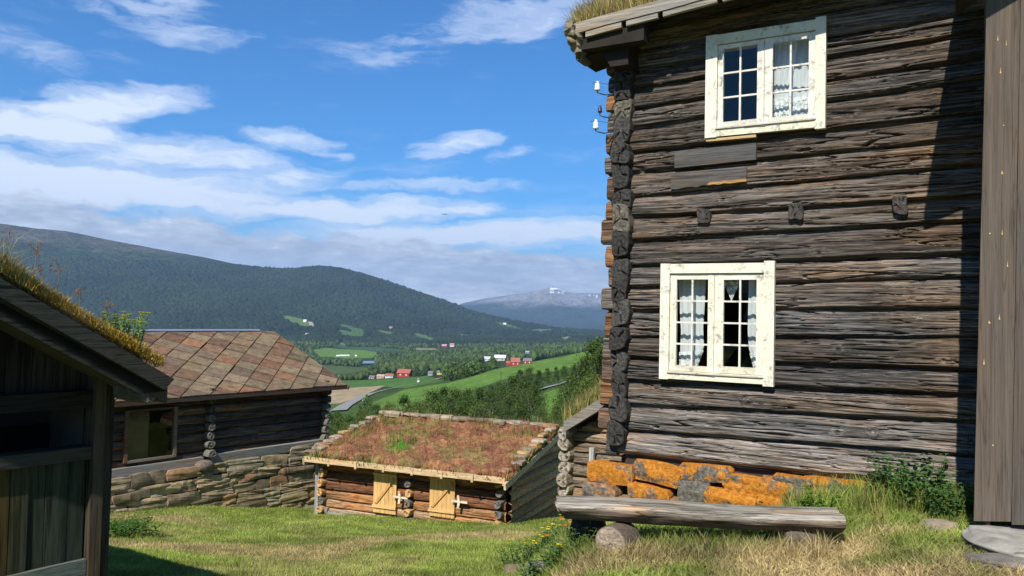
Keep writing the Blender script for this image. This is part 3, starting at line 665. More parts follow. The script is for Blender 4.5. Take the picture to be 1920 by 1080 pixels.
# notched corner: ends of the side-wall logs (towards us) and of the front logs (to the left)
zs = [b[1] for b in bnd]; rs = np.random.RandomState(11)
for i in range(len(zs)-3):
    z0, z1 = zs[i], zs[i+1]; zc = (z0+z1)/2; zm = z1-.01
    g_ = rs.uniform(.038, .072); cc = (g_, g_*.93, g_*.82)
    if i in (9, 14): cc = (.12, .105, .08)
    cx = -.93+rs.uniform(-.012, .012)
    stub(MB(), (cx, .02, zm), (.092+rs.uniform(-.010, .008), (z1-z0)*.56), .17+rs.uniform(-.03, .03), 'y', 100+i, cc, sq=rs.uniform(.2, .9)).build('log_end', ENDG, house)
    red = i in (2, 5, 8, 10, 15); cs = np.array((.24, .12, .055) if red else (.13, .085, .06) if i % 2 else (.13, .11, .09))*rs.uniform(.75, 1.1)
    stub(MB(), (-.95, .02, zc), (.095, (z1-z0)*.47), .17+rs.uniform(-.05, .05), 'x', 200+i, (.2, .14, .09), sq=1.0, colside=cs).build('log_end', LOGW, house)
# squared beam ends poking through the wall
for i, (px, py, w, h) in enumerate([(1318, 405, 28, 33), (1491, 396, 30, 37), (1687, 384, 34, 37)]):
    x, z = HF.px(px, py, -.11); x0 = HF.px(px-w/2, py, -.11)[0]; x1 = HF.px(px+w/2, py, -.11)[0]
    stub(MB(), (x, .0, z), ((x1-x0)/2*.86, h/2*.0047*.9), .105, 'y', 300+i, (.06, .053, .047), sq=1.0, rings=2).build('beam_end', ENDG, house)
# patch boards let into the wall under the upper window
for i, (L, T, Rr, B, orange) in enumerate([(1265, 276, 1418, 309, 0), (1258, 318, 1400, 352, 1)]):
    a = HF.px(L, T+8, -.085); b = HF.px(Rr, T-8+(4 if i else 0), -.085); c = HF.px(Rr, B-10, -.085); d = HF.px(L, B+6, -.085)
    n = 30; xs = np.linspace(0, 1, n); m_ = MB(); V = []; C = []
    for y in (-.088, -.04):
        for k_ in range(n):
            t = xs[k_]; top = (a[0]+(b[0]-a[0])*t, a[1]+(b[1]-a[1])*t); bot = (d[0]+(c[0]-d[0])*t, d[1]+(c[1]-d[1])*t+(.025*vn(t*14, 3.3, 5) if i else 0))
            for s_ in range(5):
                q = s_/4; V.append((top[0], y, bot[1]+(top[1]-bot[1])*q)); C.append((.50, .27, .08) if (orange and s_ == 0 and t > .5) else np.array((.082, .074, .066))*(.9+.3*q))
    V = np.array(V); f1 = grid_faces(n, 5); f2 = f1[:, ::-1]+n*5; F = [tuple(q) for q in f1]+[tuple(q) for q in f2]
    for k_ in range(n-1):
        for s_ in (0, 4): F.append((k_*5+s_, (k_+1)*5+s_, (k_+1)*5+s_+n*5, k_*5+s_+n*5))
    for k_ in (0, n-1):
        for s_ in range(4): F.append((k_*5+s_, k_*5+s_+1, k_*5+s_+1+n*5, k_*5+s_+n*5))
    m_.add(V, F, np.array(C)); m_.build('patch_board', BOARDX, house)
o = MB().box((hole2[0]-.10, WY-.03, rect(HF, 1323.5, 51, 1548.5, 249, WY-.03)[2]-.03), (hole2[0]+.36, WY+.03, rect(HF, 1323.5, 51, 1548.5, 249, WY-.03)[2]-.006), (.45, .30, .15)); o.build('packing_strip', BOARDX, house)
# eaves: fascia, rotten under-board, purlin end, roof planks and turf
ZE = lambda x: 4.42+.088*(x+1.334)
YE = -.50
def slab(xa, xb, y0, z0off, y1, rise, th, col, mb=None, n=40, rough=0.0, seed=0):
    """sloping plate whose eave follows ZE"""
    mb = mb or MB(); rs = np.random.RandomState(seed)
    for k in range(n):
        a = xa+(xb-xa)*k/n; b = xa+(xb-xa)*(k+1)/n-.004; jy = rs.uniform(-rough, rough); v = rs.uniform(.75, 1.25)
        V = []
        for x in (a, b):
            for (y, z) in ((y0+jy, ZE(x)+z0off), (y1, ZE(x)+z0off+rise), (y1, ZE(x)+z0off+rise+th), (y0+jy, ZE(x)+z0off+th)): V.append((x, y, z))
        mb.add(V, [(0, 3, 2, 1), (4, 5, 6, 7), (0, 1, 5, 4), (1, 2, 6, 5), (2, 3, 7, 6), (3, 0, 4, 7)], np.array(col)*v)
    return mb
roof = slab(-1.36, 6.4, -.41, -.02, 3.2, 2.1, .06, (.07, .06, .05), n=42, rough=.012, seed=4).build('roof', BOARDZ, house)
m_ = MB(); n = 24
for k in range(1):
    V = []; xs = np.linspace(-1.30, 6.4, n)
    for x in xs:
        t0 = ZE(x)-.01+.006*math.sin(x*5); V += [(x, YE, t0), (x, YE, t0+.105+.006*math.sin(x*3+1)), (x, YE+.032, t0+.105), (x, YE+.032, t0)]
    F = [(i*4+a, (i+1)*4+a, (i+1)*4+(a+1) % 4, i*4+(a+1) % 4) for i in range(n-1) for a in range(4)]+[(0, 1, 2, 3), ((n-1)*4+3, (n-1)*4+2, (n-1)*4+1, (n-1)*4)]
    m_.add(V, F, (.26, .225, .18))
m_.build('fascia_board', BOARDX, house)
m_ = MB(); rs = np.random.RandomState(8); x = -1.18
for ln in (.42, .36, .55, .7, .6, .7, .6):
    zz = ZE(x)-.075+rs.uniform(-.008, .01); zb = ZE(x+ln)-.07; hh = .058
    m_.add([(x, YE+.01, zz), (x+ln-.05, YE+.01, zb), (x+ln-.05, YE+.05, zb), (x, YE+.05, zz), (x, YE+.01, zz+hh), (x+ln-.05, YE+.01, zb+hh), (x+ln-.05, YE+.05, zb+hh), (x, YE+.05, zz+hh)],
           [(0, 3, 2, 1), (4, 5, 6, 7), (0, 1, 5, 4), (1, 2, 6, 5), (2, 3, 7, 6), (3, 0, 4, 7)], (.25, .22, .17)); x += ln
m_.build('eave_batten', BOARDX, house)
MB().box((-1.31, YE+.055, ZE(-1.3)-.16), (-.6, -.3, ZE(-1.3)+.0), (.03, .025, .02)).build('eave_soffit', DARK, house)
m_ = MB(); 
for k, (x, y, dz, r) in enumerate([(-1.34, -.44, .03, .055), (-1.37, -.38, .09, .05), (-1.33, -.40, -.05, .045), (-1.30, -.36, -.11, .06), (-1.36, -.30, .13, .05), (-1.27, -.38, -.02, .05)]):
    rock(m_, (x, y+.05, ZE(-1.33)+dz), (r*2, .3, r*2.2), 60+k, 0, (.20, .17, .11), n=5, amp=.2)
stub(m_, (-1.285, -.2, ZE(-1.3)-.175), (.045, .075), .2, 'y', 77, (.14, .115, .09))
m_.build('verge_end', STONE, house)
m_ = MB(); zb = 4.20
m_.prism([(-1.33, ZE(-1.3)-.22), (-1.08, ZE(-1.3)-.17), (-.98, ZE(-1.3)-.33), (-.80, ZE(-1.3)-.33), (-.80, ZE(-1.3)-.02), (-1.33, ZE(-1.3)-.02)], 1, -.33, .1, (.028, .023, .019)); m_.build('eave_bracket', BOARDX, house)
# turf on the roof
rs = np.random.RandomState(21); n = 26000; x = rs.uniform(-1.38, 3.3, n); q = rs.uniform(0, 1, n)**1.5*1.6; y = -.44+q
P = np.stack([x, y, ZE(x)+.05+q*.58+.03*rs.uniform(0, 1, n)], 1); h = rs.uniform(.08, .26, n)*(.7+.6*fbm(x*4, y*4, 3)); 
C = np.array([.46, .36, .15])*rs.uniform(.55, 1.25, (n, 1))*np.where(rs.rand(n, 1) < .25, [[.6, .75, .5]], [[1, 1, 1]])
V, F, Cc = blades(P, h, np.full(n, .009), rs.normal(0, .06, (n, 2))+[-.02, -.03], C, rs, 2)
link('turf_grass', npmesh('turf_grass', V, F, Cc), GRASS, house)
slab(-1.34, 6.3, -.40, .045, 3.1, 2.05, .12, (.10, .075, .045), n=60, rough=.03, seed=6).build('turf', STONE, house)
# porch: upright boards nearer than the wall, closed return, lean roof above the frame
PY_ = -1.2; tops = [(1850, 1913), (1914, 1982), (1983, 2060), (2061, 2140)]; bots = [(1825.5, 1896), (1897, 1962), (1963, 2030), (2031, 2100)]
for i, ((ta, tb), (ba, bb)) in enumerate(zip(tops, bots)):
    y = PY_-(0 if i % 2 == 0 else .012); bz = 978+(7 if i else 0)
    A = HF.px(ta, 0, y); B = HF.px(tb, 0, y); Cp = HF.px(bb, bz, y); D = HF.px(ba, bz-1, y); s_ = (A[0]-D[0])/(A[1]-D[1]); zt = 4.35
    pts = [(D[0], D[1]), (Cp[0], Cp[1]), (Cp[0]+(B[0]-Cp[0])/(B[1]-Cp[1])*(zt-Cp[1]), zt), (D[0]+s_*(zt-D[1]), zt)]
    g_ = (.112, .088, .068) if i % 2 == 0 else (.10, .08, .063)
    b_ = MB().prism(pts, 1, y, y+.028, g_).build('wall_board', BOARDP, house)
    if i == 0:
        rs_ = random.Random(3); RES = colmat('resin', .5, 30, .7, 1.3, .002)
        for (nx, ny) in [(1871, 75), (1887, 84), (1876, 136), (1882, 235), (1879, 325), (1856, 438), (1879, 439), (1889, 499), (1874, 598), (1855, 605), (1845, 682), (1862, 835), (1790+1.0*77, 1)]:
            if ny < 5: continue
            q = HF.px(nx, ny, y-.002); r = rs_.uniform(.003, .007); ln = rs_.choice([.004, .012, .03])
            nl = MB(); nl.add([(q[0]-r, y-.003, q[1]), (q[0]-r*.6, y-.0035, q[1]-r), (q[0]+r*.6, y-.0035, q[1]-r), (q[0]+r, y-.003, q[1]), (q[0]+r*.5, y-.003, q[1]+r), (q[0], y-.003, q[1]+r+ln), (q[0]-r*.5, y-.003, q[1]+r)], [(0, 1, 2, 3, 4, 5, 6)], (.62, .42, .13)); nl.build('resin_mark', RES, b_)
x0_ = HF.px(1838, 600, PY_)[0]
pr = MB().box((x0_+.03, PY_+.03, .2), (x0_+.06, -.0, 4.2), (.09, .075, .06)); pr.build('porch_return', BOARDZ, house)
m_ = MB(); m_.add([(1.955, -1.8, 4.2), (4.4, -1.8, 5.5), (4.4, .0, 5.5), (1.955, .0, 4.2), (1.955, -1.8, 4.32), (4.4, -1.8, 5.62), (4.4, .0, 5.62), (1.955, .0, 4.32)], [(0, 3, 2, 1), (4, 5, 6, 7), (0, 1, 5, 4), (1, 2, 6, 5), (2, 3, 7, 6), (3, 0, 4, 7)], (.1, .085, .07))
m_.build('porch_roof', BOARDX, house)
# lichen covered foundation stones
FS = [(1140, 890, 92, 52, 1), (1228, 890, 90, 50, 1), (1318, 889, 92, 42, 1), (1398, 912, 84, 42, 1), (1212, 926, 80, 36, 1), (1120, 922, 66, 40, .5), (1299, 924, 62, 62, 0), (1368, 938, 96, 44, 1),
      (1468, 922, 86, 48, 1), (1477, 901, 54, 18, 1), (1516, 906, 24, 22, 1), (1558, 914, 66, 38, 1), (1612, 917, 44, 28, 1), (1655, 928, 54, 34, .6), (1785, 942, 56, 26, .5), (1720, 938, 76, 36, .4), (1436, 944, 60, 36, 1), (1170, 948, 90, 36, .4), (1260, 950, 80, 36, .5), (1545, 945, 90, 40, .8)]
for i, (px, py, w, h, li) in enumerate(FS):
    y = -.10-(.03 if i in (5, 7, 4) else 0); x, z = HF.px(px, py, y-.04); k = (HF.w(x, y)[1])/FPX*1.17
    m_ = MB(); rock(m_, (x, y+.10, z), (w*k*.88, .24, h*k*.62), 400+i, 0, (li, 1, 1), n=9, p=.27, amp=.06, tilt=random.Random(i).uniform(-.12, .05)); m_.build('foundation_stone', LICHEN, house)

MB().box((-.95, .05, -.9), (6.1, .14, zs[0]-.02), (.035, .03, .025)).build('dark_gap_backing', DARK, house)  # near-black backing that puts shade into the gaps between the stones
# curtains behind the panes (hang inside: things of their own)
CL = colmat('curtain_cloth', .95, 60, .85, 1.1, 0)
def lacemat():
    m, g, b = newmat('lace', .95, .05); v = g.voro(obj_co(g), 70, 'DISTANCE_TO_EDGE'); b.inputs['Base Color'].default_value = (.82, .82, .80, 1)
    v2 = g.noise(obj_co(g), 24, 3); al = g.m('MAXIMUM', g.m('LESS_THAN', v.outputs[0], .13), g.m('GREATER_THAN', v2, .52)); g.l.new(al, b.inputs['Alpha']); return m
LACE = lacemat()
def clothm():
    m, g, b = newmat('white_cloth', .95, .05); b.inputs['Base Color'].default_value = (.83, .84, .84, 1)
    t = g.node('ShaderNodeBsdfTranslucent'); t.inputs[0].default_value = (.8, .8, .8, 1); mx = g.node('ShaderNodeMixShader'); mx.inputs[0].default_value = .25
    g.l.new(b.outputs[0], mx.inputs[1]); g.l.new(t.outputs[0], mx.inputs[2]); g.l.new(mx.outputs[0], g.n['Material Output'].inputs[0]); return m
CLOTH = clothm()
def curtain(label, ptsL, ptsR, y, folds, hem=None):
    """ptsL / ptsR: px outlines of the two long edges, top to bottom"""
    L = np.array([HF.px(p[0], p[1], y) for p in ptsL]); Rr = np.array([HF.px(p[0], p[1], y) for p in ptsR])
    n, mth = 40, 36; t = np.linspace(0, 1, n); tl = np.linspace(0, 1, len(L)); tr = np.linspace(0, 1, len(Rr)); V = []
    for a in t:
        l = [np.interp(a, tl, L[:, k]) for k in (0, 1)]; r = [np.interp(a, tr, Rr[:, k]) for k in (0, 1)]
        for b in np.linspace(0, 1, mth): V.append((l[0]+(r[0]-l[0])*b, y+.006*math.sin(b*folds*6.283+a*1.2)+.005*math.sin(a*9+b*4), l[1]+(r[1]-l[1])*b))
    o = thing('curtain', label, 'curtain', HF.w(np.mean(L[:, 0]), y, L[-1, 1]), HF.a); V = np.array(V)-np.array([np.mean(L[:, 0]), y, L[-1, 1]])
    link('cloth', npmesh('cloth', V, [grid_faces(n, mth)], np.ones((len(V), 3)), True), CLOTH, o)
    if hem:
        k = int(n*(1-hem)); Vh = V.reshape(n, mth, 3)[k:].copy(); Vh[:, :, 2] -= .05*np.linspace(0, 1, n-k)[:, None]; Vh[:, :, 0] = (Vh[:, :, 0]-Vh[:, :, 0].mean())*1.12+Vh[:, :, 0].mean(); Vh[:, :, 1] -= .012
        link('lace_hem', npmesh('lace_hem', Vh.reshape(-1, 3), [grid_faces(n-k, mth)], np.ones((Vh.size//3, 3)), True), LACE, o)
    return o
CY_ = .06
curtain('white curtain with lace hem in the left half of the lower window', [(1272, 505), (1273, 560), (1277, 620), (1275, 655), (1276, 684)], [(1326, 505), (1322, 560), (1318, 615), (1320, 650), (1305, 684)], CY_, 4, .22)
curtain('narrow white curtain at the right edge of the lower window', [(1404, 505), (1403, 560), (1402, 620), (1404, 655), (1414, 680)], [(1432, 505), (1432, 560), (1432, 620), (1432, 655), (1432, 688)], CY_, 2, .2)
curtain('white ruffled curtain filling the right half of the upper window', [(1452, 72), (1452, 110), (1451, 150), (1452, 190), (1452, 214)], [(1500, 66), (1492, 110), (1484, 150), (1482, 185), (1480, 212)], CY_, 4, .3)
curtain('white curtain tucked at the right jamb of the upper window', [(1486, 68), (1484, 110), (1482, 150), (1486, 190), (1488, 210)], [(1528, 62), (1526, 104), (1524, 145), (1522, 180), (1520, 206)], CY_+.03, 3, .3)
x, z = HF.px(1372, 520, CY_-.02); x2, z2 = HF.px(1395, 520, CY_-.02)
v = thing('lace_valance', 'pointed lace pennant hanging in the top of the lower window', 'valance', HF.w(x, CY_-.02, z-.2), HF.a)
n = 20; V = []
for k in range(n):
    for j in range(n): 
        a = k/(n-1); b = j/(n-1)-.5; wd = .17 if a < .25 else .17*(1-(a-.25)/.75)+.006; V.append((b*wd, 0.006*math.sin(b*20), .24-.26*a))
link('lace', npmesh('lace', np.array(V), [grid_faces(n, n)], np.ones((n*n, 3))), LACE, v)

# porcelain insulators on the corner
def insulator(px, py, label, col, sc_=1.0, dark=False):
    y = -.30; x, z = HF.px(px, py, y); o = thing('insulator', label, 'insulator', HF.w(x, y, z), HF.a, None); m_ = MB()
    PR = [(.0, .052), (.012, .050), (.018, .040), (.012, .034), (.020, .028), (.024, .018), (.024, -.012), (.028, -.022), (.029, -.040), (.024, -.042), (.0, -.040)]
    n = 16; V = [(r*math.cos(2*math.pi*k/n)*sc_, r*math.sin(2*math.pi*k/n)*sc_, h*sc_) for r, h in PR for k in range(n)]
    F = [(i*n+k, i*n+(k+1) % n, (i+1)*n+(k+1) % n, (i+1)*n+k) for i in range(len(PR)-1) for k in range(n)]; m_.add(V, [f[::-1] for f in F], col); m_.build('porcelain', PORC, o, True)
    MB().tube([(0, 0, -.035), (0, 0, -.06), (.03, 0, -.075), (.07, .06, -.078), (.10, .14, -.05), (.13, .24, -.02)], .006, 6, (.06, .06, .06)).build('hook', METAL, o)
    if not dark: MB().tube([(-.06, 0, .036), (0, -.02, .037), (.12, .2, .04)], .0022, 5, (.05, .05, .05)).build('wire', METAL, o)
m_, g, b = newmat('porcelain', .25, .5); g.l.new(attr(g), b.inputs['Base Color']); PORC = m_
insulator(1120, 162, 'white porcelain insulator on the house corner, upper of the two white ones', (.85, .86, .86))
insulator(1117, 234, 'white porcelain insulator on the house corner, lower of the two white ones', (.85, .86, .86))
insulator(1125, 205, 'small black insulator on the house corner between two white ones', (.02, .02, .02), .75, True)

# ------------------------------------------------------------ small turf-roofed storehouse
BF = Frame(0, 16, -23.0)
store = thing('storehouse', 'low log storehouse with reddish turf roof and two pale pine doors', 'storehouse', (0, 16, 0), BF.a)
bx0 = BF.px(607, 900, 0)[0]
zz = [BF.px(620, p, 0)[1] for p in (1005, 985, 967, 951, 936, 918, 901, 883, 866, 850)]
D1 = rect(BF, 702, 879, 744.5, 962, -.08); D2 = rect(BF, 807, 887, 854, 969, -.08)
z_e = (BF.px(588, 856, -.38)[1]+BF.px(955, 899, -.38)[1])/2; z_r = (BF.px(700, 776, 2.5)[1]+BF.px(1045, 805, 2.5)[1])/2
pitch = (z_r-z_e)/2.88
RED = (.155, .075, .042)
fresh = {2: (.30, .22, .15), 3: (.36, .22, .12), 4: (.27, .135, .06), 1: (.26, .22, .17)}
bn_ = [(bx0, z, 0, z) for z in zz]
W = logwall(bx0, 0, bn_, .035, 14, .075, 31, holes=[D1, D2], base=RED, var=.35, crack=.018, warm=.55, fresh=fresh, wob=.01)
wallobj('log_wall', W, LOGB, store)
def zroof(y): return z_e+pitch*(2.88-np.abs(y-2.5))
zg = zz+[zz[-1]+.2*k for k in range(1, 6)]
W = logwall(0, 5, [(0, z-.02, 5, z+.05) for z in zg], .06, 12, .085, 37, base=(.42, .28, .16), var=.4, crack=.018, clip=lambda u: zroof(u)-.12, warm=.25)  # gable logs coloured lighter to lift the shade on this side
wallobj('gable_wall', W, LOGB, store, lambda V: np.stack([-V[:, 1], V[:, 0], V[:, 2]], 1))
W = logwall(-5, 0, [(-5, z, 0, z) for z in zg], .3, 4, .08, 38, base=(.1, .08, .06), clip=lambda u: zroof(-u)-.12)
wallobj('far_gable_wall', W, LOGB, store, lambda V: np.stack([bx0+V[:, 1], -V[:, 0], V[:, 2]], 1))
MB().box((bx0+.03, .1, -3.8), (-.03, 4.9, z_e-.1), (.03, .025, .02)).box((bx0+.02, 4.9, -4.2), (-.02, 5.0, z_e-.05), (.1, .08, .06)).build('inner_shell', DARK, store)
# corner notches
rs = np.random.RandomState(5)
for k, (xc, i0) in enumerate([(bx0+.06, 0), (BF.px(774, 930, 0)[0], 0), (-.12, 0)]):
    for i in range(1, 9):
        z = (zz[i]+zz[i+1])/2 if i < 9 else zz[i]; fr_ = rs.rand() < (.5 if k != 1 else .15)
        c = (.50, .30, .13) if (fr_ or (i < 3 and k != 1)) else (.15, .14, .12)
        stub(MB(), (xc+rs.uniform(-.015, .015), .02, z+.07), (.075, .078), .22+rs.uniform(-.03, .05), 'y', 500+i+20*k, c, n=12, rings=3).build('log_end', ENDG, store)
PINE = wood('fresh_pine', 'z', lo=.72, hi=1.2, dist=.002, fine=22, warm=(1.12, .95, .8), cool=(1, 1, 1))
PINEX = wood('fresh_pine_beam', 'x', lo=.65, hi=1.25, dist=.003, fine=22, warm=(1.12, .95, .8), cool=(1, 1, 1))
for j, (a, b, c, d) in enumerate((D1, D2)):
    m_ = MB(); n = 6; 
    for k in range(n):
        xa = a+(b-a)*k/n; v = random.Random(j*9+k).uniform(.88, 1.08); m_.box((xa+.002, -.115, c), (xa+(b-a)/n-.002, -.08, d), (.60*v, .37*v, .145*v))
    dr = m_.build('door', PINE, store)
    zt = d-(d-c)*.14; zb_ = c+(d-c)*.19
    MB().prism([(a+.04, zb_+.03), (b-.05, zt-.02), (b-.05, zt-.10), (a+.10, zb_+.02)], 1, -.145, -.116, (.50, .30, .11)).build('brace', PINE, dr)
    MB().box((a-.01, -.15, zb_-.07), (b+.01, -.117, zb_-.01), (.62, .40, .17)).build('ledge', PINEX, dr)
    MB().box((a-.01, -.15, zt), (b+.01, -.117, zt+.035), (.62, .40, .17)).build('ledge', PINEX, dr)
    m_ = MB(); zc = c+(d-c)*.42; xb = b+.02
    m_.box((xb-.05, -.19, zc-.02), (xb+.30, -.165, zc+.02), (.66, .56, .42)); m_.prism([(xb+.08, zc-.12), (xb+.13, zc-.12), (xb+.15, zc), (xb+.12, zc+.13), (xb+.08, zc+.13), (xb+.10, zc)], 1, -.215, -.19, (.66, .56, .42))
    m_.build('door_latch', PINEX, dr)
m_ = MB(); n = 7; L = bx0-.20; tot = .14-L
for k in range(n):
    a = L+tot*k/n; rs_ = random.Random(k); m_.box((a, -.46+rs_.uniform(-.006, .006), z_e-.10+rs_.uniform(-.008, .008)), (a+tot/n-.01, -.38, z_e+.015), (.52, .38, .22)); 
    m_.box((a+tot/n-.05, -.485, z_e-.13), (a+tot/n+.0, -.36, z_e-.095), (.45, .32, .18))
m_.build('eave_board', PINEX, store)
MB().box((L, -.38, z_e-.09), (.12, -.02, z_e-.06), (.05, .04, .03)).build('eave_soffit', BOARDX, store)
MB().beam((.16, -.52, z_e-.14), (.16, 2.5, z_r-.17), .045, .13, (.62, .47, .30)).beam((.16, 2.5, z_r-.17), (.16, 5.45, z_e-.12), .045, .13, (.35, .28, .2)).build('verge_board', PINEX, store)
MB().beam((L-.01, -.46, z_e-.10), (L-.01, 2.5, z_r-.17), .045, .13, (.35, .28, .2)).build('verge_board', PINEX, store)
MB().box((bx0-.14, -.12, -3.2), (bx0-.05, -.09, z_e-.16), (.26, .25, .23)).build('corner_board', BOARDZ, store)
# turf: bumpy sod slab + tufts
def turfroof(name, parent, xa, xb, ya, yr, yb, ze, zr, colf, du=.06, amp=.05, seed=1, mat=None):
    xs = np.linspace(xa, xb, int((xb-xa)/du)+1); ys = np.concatenate([np.linspace(ya, yr, int((yr-ya)/du)+1), np.linspace(yr, yb, 12)[1:]])
    X, Y = np.meshgrid(xs, ys, indexing='ij'); p = (zr-ze)/(yr-ya); Z = zr-np.abs(Y-yr)*p
    e = np.minimum(np.minimum(X-xa, xb-X), np.minimum(Y-ya, yb-Y)); Z = Z+.10*sstep(0, .12, e)+amp*(fbm(X*5, Y*5, seed, 4)-.5)*2*sstep(0, .1, e)-.05*(e < .01)
    V = np.stack([X, Y, Z], -1).reshape(-1, 3); C = colf(V[:, 0], V[:, 1])
    return link(name, npmesh(name, V, [grid_faces(len(xs), len(ys))], C, True), mat or SODM, parent)
SODM = colmat('roof_sod', .97, 22, .55, 1.5, .03)
def redturf(x, y):
    n = (.5*fbm(x*2.4, y*2.4, 61, 4)+.5*fbm(x*11, y*11, 64, 3))[:, None]; n2 = fbm(x*9, y*9, 62, 3)[:, None]; n3 = fbm(x*3.1+5, y*3.1, 63, 4)[:, None]
    c = np.array([.195, .082, .045])*(1-sstep(.45, .62, n))+np.array([.27, .135, .06])*sstep(.45, .62, n)
    c = c*(1-sstep(.52, .66, n3)*.7)+np.array([.20, .155, .055])*sstep(.52, .66, n3)*.7
    c = c*(.55+.9*n2); gx, gz = BF.px(735, 847, .05); g_ = np.exp(-((x-gx)/.28)**2-((y-.35)/.16)**2)[:, None]; return c*(1-g_)+np.array([.10, .22, .03])*g_
turfroof('turf', store, L, .17, -.42, 2.5, 5.42, z_e-.02, z_r-.06, redturf, .045, .11, 71)
rs = np.random.RandomState(31); n = 60000; x = rs.uniform(L, .19, n); y = rs.uniform(-.46, 3.2, n)
P = np.stack([x, y, z_r-.06-np.abs(y-2.5)*pitch+.03+.11*(fbm(x*5, y*5, 71, 4)-.5)*2], 1); h = rs.uniform(.03, .11, n)*(.5+fbm(x*6, y*6, 72))
C = redturf(x, y)*rs.uniform(.7, 1.9, (n, 1))*np.where(rs.rand(n, 1) < .12, [[1.3, 2.0, 1.0]], [[1, 1, 1]]); k = rs.rand(n) < .06; C[k] = np.array([.45, .30, .13])*rs.uniform(.6, 1.1, (k.sum(), 1)); h[rs.rand(n) < .05] *= 2.4; k = fbm(x*2.2, y*3, 75) > .60; C[k] = C[k]*[.7, 1.15, .8]; h[k] *= 1.5
V, F, Cc = blades(P, h, np.full(n, .022), rs.normal(0, .03, (n, 2)), C, rs)
tag(link('sedum', npmesh('sedum', V, F, np.clip(Cc, 0, 1)), GRASS, store), kind='stuff')
# edge and ridge stones
rs = np.random.RandomState(12)
def rs_col(): 
    c = [(.27, .21, .14), (.33, .19, .10), (.24, .19, .13), (.40, .25, .11), (.22, .15, .10), (.34, .27, .19)][rs.randint(6)]; return np.array(c)*rs.uniform(.8, 1.15)
x = L+.05
while x < .1:
    w = rs.uniform(.15, .50); m_ = MB(); rock(m_, (x+w/2, 2.45+rs.uniform(-.08, .08), z_r+.07), (w, .24, rs.uniform(.06, .12)), rs.randint(9999), rs.uniform(-.2, .2), rs_col(), 5, .3, .08); m_.build('edge_stone', STONE, store); x += w*1.02
for sx in (L+.06, .06):
    y = -.35
    while y < 2.25:
        w = rs.uniform(.16, .42); m_ = MB(); rock(m_, (sx+rs.uniform(-.05, .05), y+w/2, z_r-np.abs(y+w/2-2.5)*pitch+.055), (rs.uniform(.14, .30), w, .075), rs.randint(9999), rs.uniform(-.2, .2), rs_col()*1.1, 5, .3, .08, 0); m_.build('edge_stone', STONE, store); y += w*1.05
for k, (px, py, w, h) in enumerate([(622, 964, 22, 13), (640, 968, 26, 12), (662, 972, 24, 9), (610, 955, 10, 10), (628, 976, 26, 10), (690, 976, 30, 8)]):
    x, z = BF.px(px, py, -.1); m_ = MB(); rock(m_, (x, .02, z-.02), (w*.0125, .3, h*.0125), 700+k, 0, (.24, .22, .19), 5, .4); m_.build('foundation_stone', STONE, store)

# ------------------------------------------------------------ slate-roofed barn on a stone base
SF = Frame(-7.9, 15.7, 52.8)
barn = thing('barn', 'dark log barn with patchwork slate roof standing on a stone wall', 'barn', (-7.9, 15.7, 0), SF.a)
sxr = SF.px(613, 790, 0)[0]; zs0 = -1.58
ze1 = SF.px(632, 727, -.35)[1]; ze0 = SF.px(215, 752, -.35)[1]; ze_ = (ze1+ze0)/2
yr_ = 2.69; zr_ = (SF.px(300, 622, yr_)[1]+SF.px(505, 623, yr_)[1])/2; sp_ = (zr_-ze_)/(yr_+.35)
hb = rect(SF, 236, 770, 325, 858, -.05); hb = (hb[0], hb[1], hb[2], hb[3])
nb = 8; zb = [zs0+(ze_-.02-zs0+.15)*i/nb for i in range(nb+1)]
W = logwall(-3.5, sxr, [(-3.5, z, sxr, z-.0) for z in zb], .05, 14, .07, 41, holes=[hb], base=(.085, .062, .045), var=.4, crack=.02, warm=.12, wob=.012)
wallobj('log_wall', W, LOGB, barn)
zg = zb+[zb[-1]+.19*k for k in range(1, 9)]
W = logwall(0, 5.4, [(0, z, 5.4, z) for z in zg], .3, 5, .07, 42, base=(.1, .08, .06), clip=lambda u: zr_-np.abs(u-yr_)*sp_-.1)
wallobj('gable_wall', W, LOGB, barn, lambda V: np.stack([sxr-V[:, 1], V[:, 0], V[:, 2]], 1))
MB().box((-3.5, 5.3, -4.5), (sxr, 5.4, ze_), (.1, .08, .06)).box((-3.5, .0, -4.5), (-3.4, 5.3, ze_), (.1, .08, .06)).box((-3.4, .1, -1.8), (sxr-.05, 5.3, -1.7), (.06, .05, .04)).box((hb[0]-.05, .05, -1.7), (hb[0]+(hb[1]-hb[0])*.52, .08, ze_), (.15, .095, .045)).box((-3.4, 2.3, -1.7), (hb[0]+.3, 2.4, ze_), (.05, .04, .03)).build('inner_shell', DARK, barn)
MB().box((SF.px(395, 840, -.16)[0], -.19, zs0-.10), (sxr-.12, -.02, zs0+.09), (.20, .19, .17), .006).build('sill_log', BOARDX, barn)
MB().box((-3.5, -.16, zs0-.13), (SF.px(383, 840, -.16)[0], -.01, zs0+.06), (.22, .205, .18), .006).build('sill_log', BOARDX, barn)
fr_ = MB(); a, b, c, d = hb; fr_.box((a-.05, -.11, c-.04), (a+.02, -.02, d+.04), (.14, .08, .045)).box((b-.02, -.11, c-.04), (b+.05, -.02, d+.04), (.17, .13, .08)).box((a+.02, -.105, d), (b-.02, -.02, d+.05), (.08, .06, .04)).box((a+.02, -.11, c-.05), (b-.02, -.02, c), (.2, .17, .13))
w_ = fr_.build('barn_window', BOARDX, barn); MB().add([(a+.02, -.06, c), (b-.02, -.06, c), (b-.02, -.06, d), (a+.02, -.06, d)], [(0, 1, 2, 3)]).build('window_pane', GLASS, w_)
rs = np.random.RandomState(15)
